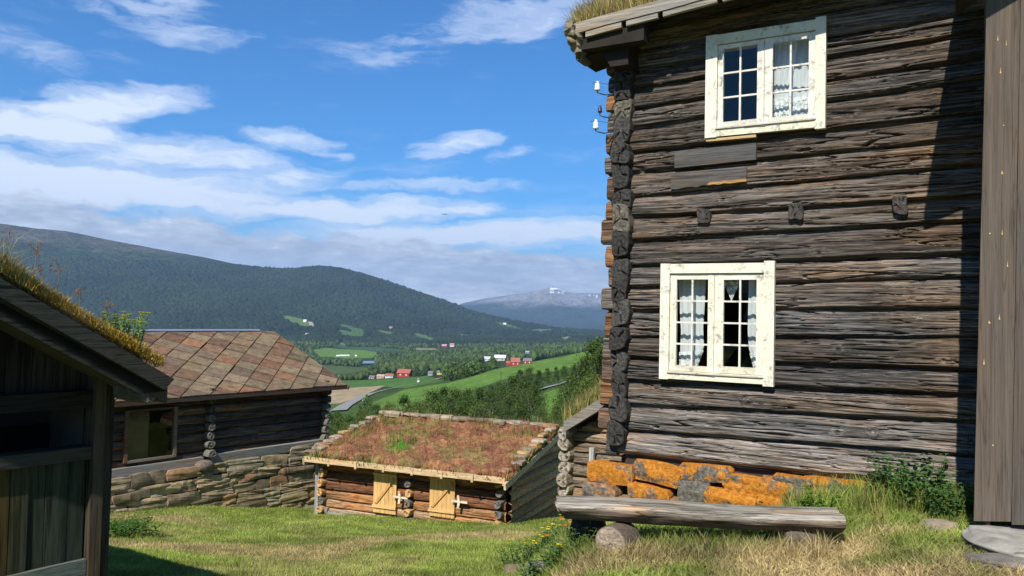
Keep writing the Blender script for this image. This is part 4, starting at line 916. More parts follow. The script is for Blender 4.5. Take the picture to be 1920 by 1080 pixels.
for k, px in enumerate((391, 613)):
    xc = SF.px(px, 840, -.1)[0]-(.1 if k else 0)
    for i in range(nb):
        w = .075 if i > 1 else .10; c = (.16, .145, .12) if i < 5 else (.08, .07, .06)
        stub(MB(), (xc, -.0, zb[i]+.12), (w, .085), .22+rs.uniform(-.03, .05), 'y', 600+i+30*k, c, n=12, rings=3).build('log_end', ENDG, barn)
m_ = MB(); rock(m_, (SF.px(383, 873, -.2)[0], -.16, SF.px(383, 873, -.2)[1]), (.34, .3, .20), 812, 0, (.17, .13, .10), 6, .8, .03); m_.build('cross_log_butt', ENDG, barn)
# slates laid on the diagonal
def clip_poly(pts, a0, a1, b0, b1):
    for ax, lim, sg in ((0, a0, 1), (0, a1, -1), (1, b0, 1), (1, b1, -1)):
        out = []
        for i in range(len(pts)):
            p, q = pts[i], pts[(i+1) % len(pts)]; ip = sg*(p[ax]-lim) >= 0; iq = sg*(q[ax]-lim) >= 0
            if ip: out.append(p)
            if ip != iq: t = (lim-p[ax])/(q[ax]-p[ax]); out.append((p[0]+(q[0]-p[0])*t, p[1]+(q[1]-p[1])*t))
        pts = out
        if not pts: return []
    return pts
PAL = [(.25, .135, .09), (.20, .165, .11), (.26, .20, .135), (.30, .14, .08), (.16, .085, .07), (.23, .185, .13), (.19, .145, .115), (.26, .17, .115), (.25, .20, .14), (.15, .12, .10), (.28, .21, .15), (.22, .125, .085)]
def slates(side):
    m_ = MB(); rs = np.random.RandomState(44+side); Ls = math.hypot(yr_+.35, zr_-ze_); a0, a1 = -3.6, sxr+.32; s = .46; n = 30
    cs, sn = math.cos(R(45)), math.sin(R(45)); ny, nz = (-(zr_-ze_)/Ls, (yr_+.35)/Ls)
    for i in range(-45, 60):
        for j in range(-45, 60):
            u0, v0 = i*s, j*s+(i % 2)*0; gap = .008
            q = [(u0+gap, v0+gap), (u0+s-gap, v0+gap), (u0+s-gap, v0+s-gap), (u0+gap, v0+s-gap)]
            q = [((u+v)*cs*1.05+a0*0, (v-u)*sn) for u, v in q]; q = clip_poly(q, a0, a1, 0.0, Ls)
            if len(q) < 3: continue
            c = np.array(PAL[rs.randint(len(PAL))])*.62+np.array([.19, .13, .09])*.38; c = c*rs.uniform(.62, 1.0)*[1.0, .96, .80]; h0 = rs.uniform(.02, .035); tl = rs.uniform(.010, .028); cb = np.mean([p[1] for p in q]); tx = rs.uniform(-.02, .02); ca = np.mean([p[0] for p in q])
            top, bot = [], []
            for (a_, b_) in q:
                h = h0-tl*(b_-cb)/s+tx*(a_-ca)/s; y = -.35+b_*(yr_+.35)/Ls; z = ze_+b_*(zr_-ze_)/Ls
                if side: y = 2*yr_-y
                yy = ny if not side else -ny
                top.append((a_, y+yy*h, z+nz*h)); bot.append((a_, y-yy*.01, z-nz*.01))
            k = len(q); V = top+bot; F = [tuple(range(k))]+[(e, e+k, (e+1) % k+k, (e+1) % k) for e in range(k)]
            m_.add(V, [f[::-1] if side == 0 else f for f in F], c)
    return m_
slates(0).build('slate_roof', STONE, barn)
for o_ in [barn.children[-1]]: pass
slates(1).build('slate_roof', STONE, barn)
MB().add([(-3.6, -.33, ze_-.05), (sxr+.3, -.33, ze_-.05), (sxr+.3, yr_, zr_-.05), (-3.6, yr_, zr_-.05), (-3.6, 2*yr_+.33, ze_-.05), (sxr+.3, 2*yr_+.33, ze_-.05)], [(0, 1, 2, 3), (3, 2, 5, 4)], (.05, .04, .03)).build('roof_underlay', BOARDX, barn)
MB().box((-3.6, -.36, ze_-.085), (sxr+.31, -.32, ze_-.012), (.06, .048, .04)).build('eave_board', BOARDX, barn)
MB().beam((sxr+.33, -.40, ze_-.05), (sxr+.33, yr_, zr_-.05), .03, .10, (.10, .075, .06)).build('verge_board', BOARDX, barn)
m_, g, b = newmat('zinc', .35, .5); b.inputs['Metallic'].default_value = .7; b.inputs['Base Color'].default_value = (.55, .62, .68, 1); ZINC = m_
MB().add([(-3.5, yr_-.05, zr_+.035), (sxr-.15, yr_-.05, zr_+.035), (sxr-.15, yr_, zr_+.075), (-3.5, yr_, zr_+.075), (-3.5, yr_+.1, zr_+.02), (sxr-.15, yr_+.1, zr_+.02)], [(0, 1, 2, 3), (3, 2, 5, 4)]).build('ridge_cap', ZINC, barn)
# dry stone base
def drystone(parent, x0, x1, z0, zt, y, seed, name='stone_base', colf=None, hmin=.10, hmax=.33):
    rs = np.random.RandomState(seed); m_ = MB(); m_.box((x0+.05, y+.12, z0), (x1-.05, y+.4, min(zt(x0), zt(x1))-.02), (.05, .045, .04))
    z = z0; row = 0
    while z < max(zt(x0), zt(x1)):
        h = rs.uniform(hmin, hmax); x = x0+rs.uniform(-.1, 0)
        while x < x1:
            w = rs.uniform(.22, .85)*(.6+h*2.2); hh = h*rs.uniform(.85, 1.12); zc = z+h/2+rs.uniform(-.02, .02)
            if zc+hh/2 < zt(x+w/2)+.05:
                c = colf(rs, x) if colf else np.array([(.34, .26, .15), (.27, .21, .13), (.38, .29, .16), (.20, .155, .10), (.36, .21, .11), (.30, .25, .16)][rs.randint(6)])*rs.uniform(.8, 1.2)
                if h > .18 and rs.rand() < .35:
                    rock(m_, (x+w/2, y+.12, zc-hh*.25), (w*1.04, .34+rs.uniform(0, .05), hh*.52), rs.randint(99999), 0, c, 4, .25, .09, rs.uniform(-.05, .05))
                    rock(m_, (x+w/2, y+.12, zc+hh*.26), (w*1.02, .34+rs.uniform(0, .05), hh*.50), rs.randint(99999), 0, c*rs.uniform(.8, 1.2), 4, .25, .09, rs.uniform(-.05, .05))
                else: rock(m_, (x+w/2, y+.12, zc), (w*1.03, .34+rs.uniform(-.03, .07), hh*1.04), rs.randint(99999), 0, c, 5, .25, .085, rs.uniform(-.06, .06))
            x += w
        z += h*.97; row += 1
    return m_.build(name, STONE, parent)
drystone(barn, -3.4, sxr-.02, -3.9, lambda x: -1.70+.02*x, -.16, 9)

# ------------------------------------------------------------ turf-roofed shed squeezed behind the log house
TF = Frame(.9, 12, -30)
shed = thing('shed', 'small grey log shed with grassy roof between storehouse and tall log house', 'shed', (.9, 12, 0), TF.a)
za = TF.px(1062, 806, -.3); zb2 = TF.px(1120, 770, -.3); sl_ = (zb2[1]-za[1])/(zb2[0]-za[0]); zE = za[1]; xE = za[0]
def zsh(x): return zE+sl_*(x-xE)
zl = [TF.px(1085, p, 0)[1] for p in (935, 915, 893, 870, 848, 828, 808)]; zl = [zl[0]-.4, zl[0]-.2]+zl+[zl[-1]+.2*k for k in range(1, 7)]
W = logwall(0, 1.85, [(0, z, 1.8, z+.02) for z in zl], .03, 14, .07, 51, base=(.21, .17, .125), crack=.02, clip=lambda u: zsh(u)-.08, var=.3)
wallobj('log_wall', W, LOGB, shed)
rs = np.random.RandomState(6)
for i in range(1, 8):
    stub(MB(), (.02, .02, zl[i]+.14), (.095, .10), .25+rs.uniform(-.04, .06), 'y', 900+i, (.30, .255, .20), n=14, rings=4, sq=.2).build('log_end', ENDG, shed)
m_ = MB(); m_.add([(xE-.02, -.36, zsh(xE)-.03), (1.9, -.36, zsh(1.9)-.03), (1.9, -.36, zsh(1.9)+.16), (xE-.02, -.36, zsh(xE)+.12), (xE-.02, -.32, zsh(xE)-.03), (1.9, -.32, zsh(1.9)-.03), (1.9, -.32, zsh(1.9)+.16), (xE-.02, -.32, zsh(xE)+.12)], [(0, 1, 2, 3), (7, 6, 5, 4), (3, 2, 6, 7), (0, 4, 5, 1), (0, 3, 7, 4)], (.19, .175, .155)); m_.build('verge_board', BOARDX, shed)
m_ = MB(); m_.add([(xE, -.32, zsh(xE)+.0), (1.9, -.32, zsh(1.9)+.0), (1.9, 4, zsh(1.9)+.0), (xE, 4, zsh(xE)+.0), (xE, -.32, zsh(xE)+.12), (1.9, -.32, zsh(1.9)+.16), (1.9, 4, zsh(1.9)+.16), (xE, 4, zsh(xE)+.12)], [(0, 3, 2, 1), (4, 5, 6, 7), (0, 1, 5, 4), (1, 2, 6, 5), (2, 3, 7, 6), (3, 0, 4, 7)], (.12, .08, .05)); m_.build('turf', STONE, shed)
MB().box((-.02, .05, -2.2), (.05, 3.8, zE), (.1, .08, .06)).box((.05, 3.7, -2.2), (1.85, 3.8, zsh(1.8)), (.1, .08, .06)).build('inner_shell', DARK, shed)
n = 9000; x = rs.uniform(xE-.05, 1.9, n); y = rs.uniform(-.33, 1.6, n); P = np.stack([x, y, zsh(x)+.12], 1)
C = np.array([.44, .36, .13])*rs.uniform(.55, 1.2, (n, 1)); k = rs.rand(n) < .3; C[k] = np.array([.17, .22, .06])
V, F, Cc = blades(P, rs.uniform(.08, .42, n)*(.5+.9*fbm(x*3, y*3, 9)), np.full(n, .012), rs.normal(0, .07, (n, 2)), C, rs, 2); link('turf_grass', npmesh('turf_grass', V, F, Cc), GRASS, shed)
MB().box((.42, -.2, -.95), (.49, -.14, zl[6]+.12), (.36, .34, .31)).build('upright_lath', BOARDZ, shed)

# ------------------------------------------------------------ shaded building at the left edge
LF = Frame(-2.3, 4.5, 52.8)
left = thing('shaded_outbuilding', 'shaded dark timber building with grassy sloping roof at the left edge', 'outbuilding', (-2.3, 4.5, 0), LF.a)
DK = wood('shade_darkened_board', 'z', lo=.07, hi=.36, dist=.003, fine=16, warm=(1.25, 1.02, .75), along=.8); DKX = wood('shade_darkened_beam', 'x', lo=.07, hi=.34, dist=.004, fine=30)  # wood colours darkened to deepen the shade on this building
xr_ = LF.px(200, 900, 0)[0]; xp = LF.px(160, 900, 0)[0]
tipU = LF.px(327, 711, -.45); lefU = LF.px(0, 521, -.45); sU = (lefU[1]-tipU[1])/(lefU[0]-tipU[0])
XRG = -4.6
def vb(name, top0, bot0, y, x1, col, endcut=0):
    """rake board between two image edges, continued beyond the frame to the ridge"""
    (ax, az_), (bx_, bz) = LF.px(*top0[0], y), LF.px(*top0[1], y); (cx_, cz), (dx_, dz) = LF.px(*bot0[0], y), LF.px(*bot0[1], y)
    st = (az_-bz)/(ax-bx_); sb_ = (cz-dz)/(cx_-dx_); sb_ = st
    pts = [(dx_, dz), (bx_, bz), (XRG, bz+st*(XRG-bx_)), (XRG, dz+sb_*(XRG-dx_))]
    return MB().prism(pts, 1, y, y+.035, col).build(name, DKX, left), pts
o1, pU = vb('verge_board', ((0, 521), (327, 711)), ((0, 564), (309, 731)), -.46, 0, (.05, .05, .04))
o2, pL = vb('verge_board', ((0, 560), (312, 733)), ((0, 604), (262, 739)), -.42, 0, (.042, .042, .034))
x, z = LF.px(281, 735, -.41); stub(MB(), (x, -.1, z), (.05, .055), .31, 'y', 950, (.1, .09, .075)).build('eave_log', ENDG, left)
zt_ = lambda x: pU[1][1]+sU*(x-pU[1][0])
m_ = MB(); xe_ = tipU[0]-.02
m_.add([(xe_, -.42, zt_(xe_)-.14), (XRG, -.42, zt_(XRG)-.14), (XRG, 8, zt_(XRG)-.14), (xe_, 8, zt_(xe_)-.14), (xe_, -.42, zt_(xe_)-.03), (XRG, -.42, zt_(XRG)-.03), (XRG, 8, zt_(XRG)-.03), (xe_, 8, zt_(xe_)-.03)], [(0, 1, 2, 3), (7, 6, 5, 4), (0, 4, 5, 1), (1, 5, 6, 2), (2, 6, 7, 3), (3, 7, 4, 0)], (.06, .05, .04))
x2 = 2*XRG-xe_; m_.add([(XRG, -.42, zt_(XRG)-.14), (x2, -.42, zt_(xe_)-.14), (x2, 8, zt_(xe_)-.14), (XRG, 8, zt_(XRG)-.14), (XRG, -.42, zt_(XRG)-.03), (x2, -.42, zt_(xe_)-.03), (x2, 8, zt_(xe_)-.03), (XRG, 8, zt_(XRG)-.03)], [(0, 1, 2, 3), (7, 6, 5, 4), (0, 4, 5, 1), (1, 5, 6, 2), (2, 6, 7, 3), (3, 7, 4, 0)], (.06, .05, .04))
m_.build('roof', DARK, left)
# front wall: gable of boards coloured darker for the shade with an open hatch, sill beam, plank panel and corner post
oz0, oz1 = LF.px(80, 845, 0)[1], LF.px(80, 768, 0)[1]; xo = LF.px(163, 810, 0)[0]
zr2 = lambda x: zt_(x)-.06
m_ = MB(); rs = np.random.RandomState(3); x = -6.5
while x < xr_-.05:
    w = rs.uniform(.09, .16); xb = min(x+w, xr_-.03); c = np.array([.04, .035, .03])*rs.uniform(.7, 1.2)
    zt2 = zr2((x+xb)/2) if x > XRG else zr2(2*XRG-(x+xb)/2); lo_ = oz1 if (x > -3) else oz0-2.0
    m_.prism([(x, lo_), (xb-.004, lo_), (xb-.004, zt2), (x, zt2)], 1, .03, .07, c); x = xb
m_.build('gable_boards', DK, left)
sxl = -3.0
sA = [LF.px(0, 853, -.05), LF.px(173, 837, -.05), LF.px(173, 858, -.05), LF.px(0, 882, -.05)]; zt3 = (sA[0][1]+sA[1][1])/2; zb3 = (sA[2][1]+sA[3][1])/2
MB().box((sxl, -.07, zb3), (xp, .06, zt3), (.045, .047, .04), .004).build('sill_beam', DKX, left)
MB().box((sxl, -.05, oz1), (xp, .03, oz1+.09), (.018, .018, .015), .003).build('lintel_beam', DKX, left)
bz_ = LF.px(100, 1060, -.02)[1]
m_ = MB(); x = xp-.012; rs = np.random.RandomState(17)
while x > sxl:
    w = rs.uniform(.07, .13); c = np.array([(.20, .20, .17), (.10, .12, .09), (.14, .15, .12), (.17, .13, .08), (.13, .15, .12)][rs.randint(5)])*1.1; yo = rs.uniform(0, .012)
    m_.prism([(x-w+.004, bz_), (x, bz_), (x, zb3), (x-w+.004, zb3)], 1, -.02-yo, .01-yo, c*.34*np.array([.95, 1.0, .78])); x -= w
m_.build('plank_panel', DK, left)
MB().box((sxl, -.06, bz_-.22), (xp, .06, bz_), (.15, .16, .13), .006).build('bottom_beam', DKX, left)
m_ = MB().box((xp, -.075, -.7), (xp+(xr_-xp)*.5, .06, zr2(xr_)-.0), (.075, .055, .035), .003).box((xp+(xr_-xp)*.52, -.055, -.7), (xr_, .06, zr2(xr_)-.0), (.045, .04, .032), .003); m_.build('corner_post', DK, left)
MB().box((xr_-.10, .06, -1.4), (xr_-.02, 7.8, zr2(xr_)), (.1, .09, .07)).box((2*XRG-xr_, .06, -1.4), (2*XRG-xr_+.1, 7.8, zr2(xr_)), (.1, .09, .07)).box((2*XRG-xr_, 7.7, -1.8), (xr_-.1, 7.8, zr2(xr_)), (.1, .09, .07)).box((2*XRG-xr_, .1, -1), (xr_-.1, 7.7, -.9), (.05, .04, .03)).box((2*XRG-xr_, .07, -.9), (sxl, .12, zr2(xr_)), (.08, .07, .06)).box((sxl-.02, .5, -.9), (xr_-.1, .55, .95), (.008, .008, .007)).build('walls_and_hatch_dark', DARK, left)  # last box: near-black sheet standing in for the shade inside the hatch
# roof turf: sod, grass, moss
rs = np.random.RandomState(77)
def leftsod(x, y): return np.array([.15, .10, .045])*(.5+fbm(x*6, y*6, 5, 3))[:, None]
xs = np.linspace(XRG, xe_-.03, 90); ys = np.concatenate([np.linspace(-.43, 1.2, 40), np.linspace(1.3, 8, 30)]); X, Y = np.meshgrid(xs, ys, indexing='ij')
e = np.minimum(xe_-.03-X, Y+.43); Z = zt_(X)-.02+.10*sstep(0, .14, e)+.06*(fbm(X*4, Y*4, 8, 3)-.4)*sstep(0, .1, e)*2; V = np.stack([X, Y, Z], -1).reshape(-1, 3)
link('turf', npmesh('turf', V, [grid_faces(len(xs), len(ys))], leftsod(V[:, 0], V[:, 1]), True), SODM, left)
n = 60000; x = xe_-.03-rs.uniform(0, 1, n)**1.0*2.6; y = -.44+rs.uniform(0, 1, n)**1.7*2.2
tl = sstep(.50, .95, xe_-x); P = np.stack([x, y, zt_(x)+.03+.05*rs.rand(n)], 1); t2 = sstep(1.0, 1.9, xe_-x); h = (rs.uniform(.010, .032, n)*(1-tl)+rs.uniform(.03, .13, n)*tl+rs.uniform(0, .14, n)*t2)*(.3+1.3*fbm(x*5, y*5, 10))
C = np.array([.56, .45, .20])*rs.uniform(.5, 1.2, (n, 1)); k = rs.rand(n) < .3; C[k] = np.array([.24, .28, .08])*rs.uniform(.6, 1.2, (k.sum(), 1)); mo = (rs.rand(n) > tl); C[mo] = np.array([.60, .38, .06])*rs.uniform(.5, 1.1, (mo.sum(), 1))
V, F, Cc = blades(P, h, np.where(mo, .0045, .0035), np.stack([rs.normal(.03, .09, n)*(h*6), rs.normal(-.01, .07, n)*(h*6)], 1), C, rs, 2); link('turf_grass', npmesh('turf_grass', V, F, Cc), GRASS, left)
nw = 500; x = xe_-rs.uniform(.75, 1.6, nw); y = -.42+rs.uniform(0, .8, nw)
V, F, Cc = blades(np.stack([x, y, zt_(x)+.04], 1), rs.uniform(.15, .32, nw), np.full(nw, .003), rs.normal(0, .07, (nw, 2)), np.array([.50, .42, .2])*rs.uniform(.7, 1.1, (nw, 1)), rs, 2); link('turf_grass', npmesh('turf_grass', V, F, Cc), GRASS, left)

# ------------------------------------------------------------ helpers for plants
def leaf(mb, p, d, L, w, col, rs, fold=.25):
    d = np.array(d, float); d /= np.linalg.norm(d); s = np.cross(d, (0, 0, 1)); s = s/(np.linalg.norm(s)+1e-6); u = np.cross(s, d)
    P = [p, p+d*L*.35+s*w/2+u*fold*w, p+d*L*.75+s*w*.38+u*fold*w*.6-u*L*.03, p+d*L-u*L*.12, p+d*L*.75-s*w*.38+u*fold*w*.6-u*L*.03, p+d*L*.35-s*w/2+u*fold*w, p+d*L*.5]
    mb.add(np.array(P), [(0, 1, 6), (1, 2, 6), (2, 3, 6), (3, 4, 6), (4, 5, 6), (5, 0, 6)], np.array(col)*rs.uniform(.7, 1.3))
def plant(name, label, cat, base, n, H, spread, leafL, leafW, col, seed, group=None, flower=None, pairs=5, stemcol=(.12, .18, .05), fname='flower'):
    rs = np.random.RandomState(seed); o = thing(name, label, cat, base, 0, group); st = MB(); lv = MB(); heads = []
    for k in range(n):
        a = rs.uniform(0, 6.283); r = spread*math.sqrt(rs.rand()); b = np.array([r*math.cos(a), r*math.sin(a), 0]); b[2] = hz(base[0]+b[0], base[1]+b[1])-base[2]-.01
        h = H*rs.uniform(.55, 1.1); tip = b+np.array([math.cos(a)*r*.5+rs.normal(0, .04), math.sin(a)*r*.5+rs.normal(0, .04), h]); mid = (b+tip)/2+rs.normal(0, .01, 3)
        st.tube([b, mid, tip], [.003, .0025, .0015], 5, stemcol)
        for q in range(pairs):
            t = .2+.8*(q+1)/pairs; p = b+(tip-b)*t; an = rs.uniform(0, 6.283)
            for s_ in (0, math.pi): leaf(lv, p, (math.cos(an+s_), math.sin(an+s_), rs.uniform(-.1, .5)), leafL*rs.uniform(.6, 1.1)*(1.1-.5*t), leafW*rs.uniform(.7, 1.1)*(1.1-.5*t), col, rs)
        heads.append(tip)
    st.build('stem', LEAF, o); lv.build('leaves', LEAF, o)
    if flower:
        rs2 = np.random.RandomState(seed+1)
        for tip in heads[:flower[1]]:
            m_ = MB(); np_ = 6
            for q in range(np_): a = q*6.283/np_; leaf(m_, tip, (math.cos(a), math.sin(a), .35), flower[2], flower[2]*.75, flower[0], rs2, .1)
            m_.build(fname, LEAF, o)
    return o
def gpt(px, py, y0=3.0, y1=30):
    """first point of the ground on the line of sight through (px, py)"""
    d = ray(px, py); t = np.linspace(y0, y1, 1200)/d[1]; P = CAM+t[:, None]*d; g_ = Hz(P[:, 0], P[:, 1]); i = int(np.argmax(P[:, 2] < g_)); return np.array([P[i, 0], P[i, 1], g_[i]])
# roseroot on the left roof + withered stalks
xx, yy = LF.px(233, 655, -.30)[0], -.30; bz0 = zt_(xx)+.05; wp = LF.w(xx, yy, bz0)
o = thing('roseroot_plant', 'yellow budded green succulent clump on the shaded roof edge', 'plant', wp)
st = MB(); lv = MB(); hd = MB(); rs = np.random.RandomState(4)
for k in range(40):
    a = rs.uniform(0, 6.28); r = .085*math.sqrt(rs.rand()); b = np.array([r*math.cos(a), r*math.sin(a), -.02]); tip = b*np.array([1.5, 1.5, 0])+[0, 0, rs.uniform(.13, .19)]
    st.tube([b, tip], [.003, .0025], 5, (.25, .35, .15))
    for q in range(16):
        p = b+(tip-b)*(.15+.8*q/16); an = q*2.4; leaf(lv, p, (math.cos(an), math.sin(an), .5), .026, .013, (.30, .44, .19), rs)
    hd = MB()
    for q in range(7): an = q*.9; leaf(hd, tip, (math.cos(an), math.sin(an), .6), .018, .015, (.70, .64, .10), rs)
    hd.build('flower_head', LEAF, o)
st.build('stem', LEAF, o); lv.build('leaves', LEAF, o)
for k, (px, py, bpx, H_, lab) in enumerate([(18, 430, 10, .42, 'leftmost tall'), (70, 455, 55, .30, 'second tall'), (112, 486, 100, .24, 'forked rust headed'), (75, 500, 80, .2, 'short pale'), (150, 545, 140, .17, 'low orange'), (200, 562, 195, .15, 'rust tipped rightmost')]):
    y_ = -.3; x, _ = LF.px(bpx, py+80, y_); w0 = LF.w(x, y_, zt_(x)+.04); tip = LF.px(px, py, y_); dx = LF.w(tip[0], y_, tip[1])-w0; o = thing('dry_stalk', lab+' withered flower stalk on the shaded grassy roof', 'dry stalk', w0, 0, 'withered stalks on the shaded roof')
    m_ = MB().tube([(0, 0, 0), dx*.5+np.array([.01, 0, .01]), dx], [.0025, .002, .0015], 5, (.30, .22, .12)); h_ = MB(); rs = np.random.RandomState(k)
    for q in range(5):
        t = dx*rs.uniform(.72, 1.0); e = t+np.array([rs.uniform(-.04, .04), rs.uniform(-.03, .03), rs.uniform(.0, .02)]); m_.tube([t-[0, 0, .02], e], [.0015, .001], 4, (.30, .2, .1))
        for s_ in range(9): leaf(h_, e+rs.normal(0, .005, 3), rs.normal(size=3)*[1, 1, .4], .009, .006, (.42, .16, .05), rs)
    m_.build('stem', LEAF, o); h_.build('seed_head', LEAF, o)

# ------------------------------------------------------------ log bench
BN = Frame(.30, 5.6, -8)
bench = thing('log_bench', 'split log bench on round log supports before the orange stones', 'bench', (.3, 5.6, 0), BN.a)
def pz(px, py, y=0): return BN.px(px, py, y)
lt, lb, rt_, rb = pz(1040, 946), pz(1050, 974), pz(1587, 972), pz(1580, 1002)
n = 90; secn = 22; V = []; C = []; rs = np.random.RandomState(2)
for i in range(n):
    t = i/(n-1); x = lt[0]+(rt_[0]-lt[0])*t; zt4 = lt[1]+(rt_[1]-lt[1])*t+.008*math.sin(t*7); zb4 = lb[1]+(rb[1]-lb[1])*t-.018*math.sin(t*3.1)
    h = zt4-zb4; endk = min(1, (i+.6)/3)*min(1, (n-i-.4)/2) if True else 1
    for k in range(secn):
        q = k/secn
        if q < .4: s_ = q/.4; yy = .02+.27*(1-s_); zz_ = zt4+.006*math.sin(s_*9)   # flat top, back to front
        else: s_ = (q-.4)/.6; a = math.pi+math.pi*s_; yy = .15+.155*math.cos(a); zz_ = zt4-.02+h*.98*math.sin(a)*(abs(math.sin(a))**.15)
        if q >= .4: yy += .006*math.sin(x*13+k)+.012*(fbm(np.array([x*1.5]), np.array([k*.9]), 4)[0]-.5); zz_ += .02*(fbm(np.array([x*1.2]), np.array([k*.7]), 6)[0]-.5)
        xx_ = x+((.06*(1-max(0, (zz_-zb4)/h))) if i < 3 else 0)+(rs.uniform(-.008, .008) if i in (0, n-1) else 0)
        V.append((xx_, .15+(yy-.15)*(.86 if i == 0 else 1), zz_)); C.append(np.array([.25, .215, .165]) if q < .42 else np.array([.155, .115, .08])*(.8+.5*fbm(np.array([x*2]), np.array([k*.4]), 9)[0]))
F = [(i*secn+k, (i+1)*secn+k, (i+1)*secn+(k+1) % secn, i*secn+(k+1) % secn) for i in range(n-1) for k in range(secn)]+[tuple(range(secn)), tuple((n-1)*secn+k for k in range(secn))[::-1]]
MB().add(np.array(V), F, np.array(C)).build('seat', LOGB, bench)
gx, gz = pz(1152, 1010, -.04)
def loglen(name, c, r, ln, ang, col, seed):
    rs = np.random.RandomState(seed); m_ = MB(); V = []; C = []; n = 26; d = np.array([math.cos(ang), math.sin(ang), 0]); s = np.array([-d[1], d[0], 0])
    prof = [(-.0, .02, 0), (-.0, .3, 0), (-.004, .62, 0), (0, .9, 0), (.012, 1, 1), (ln*.3, 1.01, 1), (ln*.7, .98, 1), (ln, .97, 1)]; rr = 1+.035*np.sin(np.arange(n)*2*math.pi/n*2+1)+rs.uniform(-.015, .015, n)
    for (t, k, b) in prof:
        for j in range(n):
            a = 2*math.pi*j/n; V.append(np.array(c)+d*(t+rs.uniform(-.004, .004)*(1-b))+s*(r*k*rr[j]*math.cos(a))+np.array([0, 0, r*k*rr[j]*math.sin(a)])); C.append(np.array(col)*((1.15-.2*k)*rs.uniform(.85, 1.15) if not b else .42))
    F = [(i*n+j, i*n+(j+1) % n, (i+1)*n+(j+1) % n, (i+1)*n+j) for i in range(len(prof)-1) for j in range(n)]+[tuple(range(n))[::-1], tuple((len(prof)-1)*n+j for j in range(n))]
    m_.add(np.array(V), F, np.array(C)); return m_.build(name, BOARDX, bench)
loglen('leg', (gx-.03, -.06, gz-.03), .115, .24, R(64), (.27, .21, .155), 5)
m_ = MB(); x, z = pz(1095, 992, .40); rock(m_, (x+.03, .45, z-.02), (.24, .22, .22), 33, 0, (.06, .05, .045), 7, .4); m_.build('support_stone', STONE, bench)
m_ = MB(); x, z = pz(1500, 1004, .1); rock(m_, (x, .15, z-.035), (.22, .2, .12), 34, 0, (.12, .10, .08), 6, .4); m_.build('support_stone', STONE, bench)

# ------------------------------------------------------------ stones
def stonething(label, px, py, dims, seed, col, rz=0, sink=.4, name='stone', n=8, y=None):
    p = gpt(px, py) if y is None else None
    if p is None: q = atY(px, py, y); p = np.array([q[0], y, hz(q[0], y)])
    m_ = MB(); rock(m_, (0, 0, dims[2]*(.5-sink)), dims, seed, rz, col, n, .35, .08); o = m_.build(name, STONE); o.location = p; return tag(o, label, 'stone')
m_ = MB(); rock(m_, (0, 0, .045), (1.3, .62, .085), 91, -.04, (.29, .27, .23), 26, .42, .02); rock(m_, (.03, .02, .005), (1.30, .62, .085), 95, -.06, (.16, .15, .13), 22, .42, .02); rock(m_, (.0, .0, -.035), (1.33, .64, .08), 98, -.03, (.23, .215, .18), 22, .42, .02); rock(m_, (.06, .04, -.075), (1.28, .60, .09), 99, -.05, (.14, .13, .11), 18, .42, .02)
stp = m_.build('stone_step', STONE); q = atY(1940, 1022, 5.0); stp.location = (q[0]+.40, 5.1, q[2]-.07); tag(stp, 'rough grey stone doorstep under the upright boards', 'stone step')
stonething('small grey stone under the right end of the doorstep', 1872, 1066, (.34, .22, .10), 93, (.17, .15, .13))
stonething('rounded tan stone in the grass left of the doorstep', 1762, 995, (.20, .16, .10), 94, (.30, .24, .17))
stonething('small pale stone at the foot of the round bench support', 1135, 1052, (.07, .06, .05), 95, (.38, .35, .31))
stonething('flat stone at the lawn edge below the yellow flowers', 1020, 1074, (.26, .2, .10), 96, (.26, .23, .19))
stonething('brown stone half buried beside the flat lawn edge stone', 965, 1076, (.20, .2, .12), 97, (.22, .16, .10))
# ------------------------------------------------------------ plants by the wall
b = gpt(1735, 962); b[1] += .25; b[2] = hz(b[0], b[1]); plant('leafy_plant', 'tall dark green nettle clump against the bleached bottom log', 'plant', b, 44, .38, .24, .095, .060, (.080, .170, .045), 1, 'leafy plants along the wall')
b = gpt(1800, 975); b[1] += .1; plant('leafy_plant', 'dark green nettles between tan stone and upright boards', 'plant', b, 24, .24, .17, .085, .05, (.070, .155, .042), 2, 'leafy plants along the wall')
b = gpt(1572, 972); b[1] += .35; b[2] = hz(b[0], b[1]); plant('leafy_plant', 'bright yellow green leafy plant behind the right bench end', 'plant', b, 20, .18, .15, .075, .045, (.13, .24, .035), 3, 'leafy plants along the wall')
b = gpt(1500, 962); b[1] += .6; b[2] = hz(b[0], b[1]); plant('leafy_plant', 'low green weeds behind the middle of the bench', 'plant', b, 14, .12, .2, .05, .03, (.07, .15, .03), 4, 'leafy plants along the wall')
b = gpt(1655, 992); plant('dry_weed', 'branching straw coloured dry weed right of the bench', 'dry weed', b, 7, .28, .06, .05, .004, (.48, .36, .12), 5, None, None, 5, (.46, .33, .12))
b = gpt(1000, 1050); plant('flower_plant', 'bushy green plant with many yellow flowers at the lawn edge', 'flowering plant', b, 60, .27, .24, .06, .032, (.085, .155, .04), 6, 'flower clump by the bench', ((.88, .66, .03), 14, .026))
b = gpt(1045, 1060); plant('flower_plant', 'leafy green plant with few yellow flowers beside the round bench support', 'flowering plant', b, 44, .22, .2, .06, .032, (.09, .165, .04), 7, 'flower clump by the bench', ((.88, .66, .03), 5, .024))
b = gpt(945, 1062); plant('flower_plant', 'sparse single yellow flower nearest the open lawn', 'flowering plant', b, 8, .2, .06, .04, .015, (.07, .13, .035), 8, 'flower clump by the bench', ((.85, .62, .03), 2, .018))
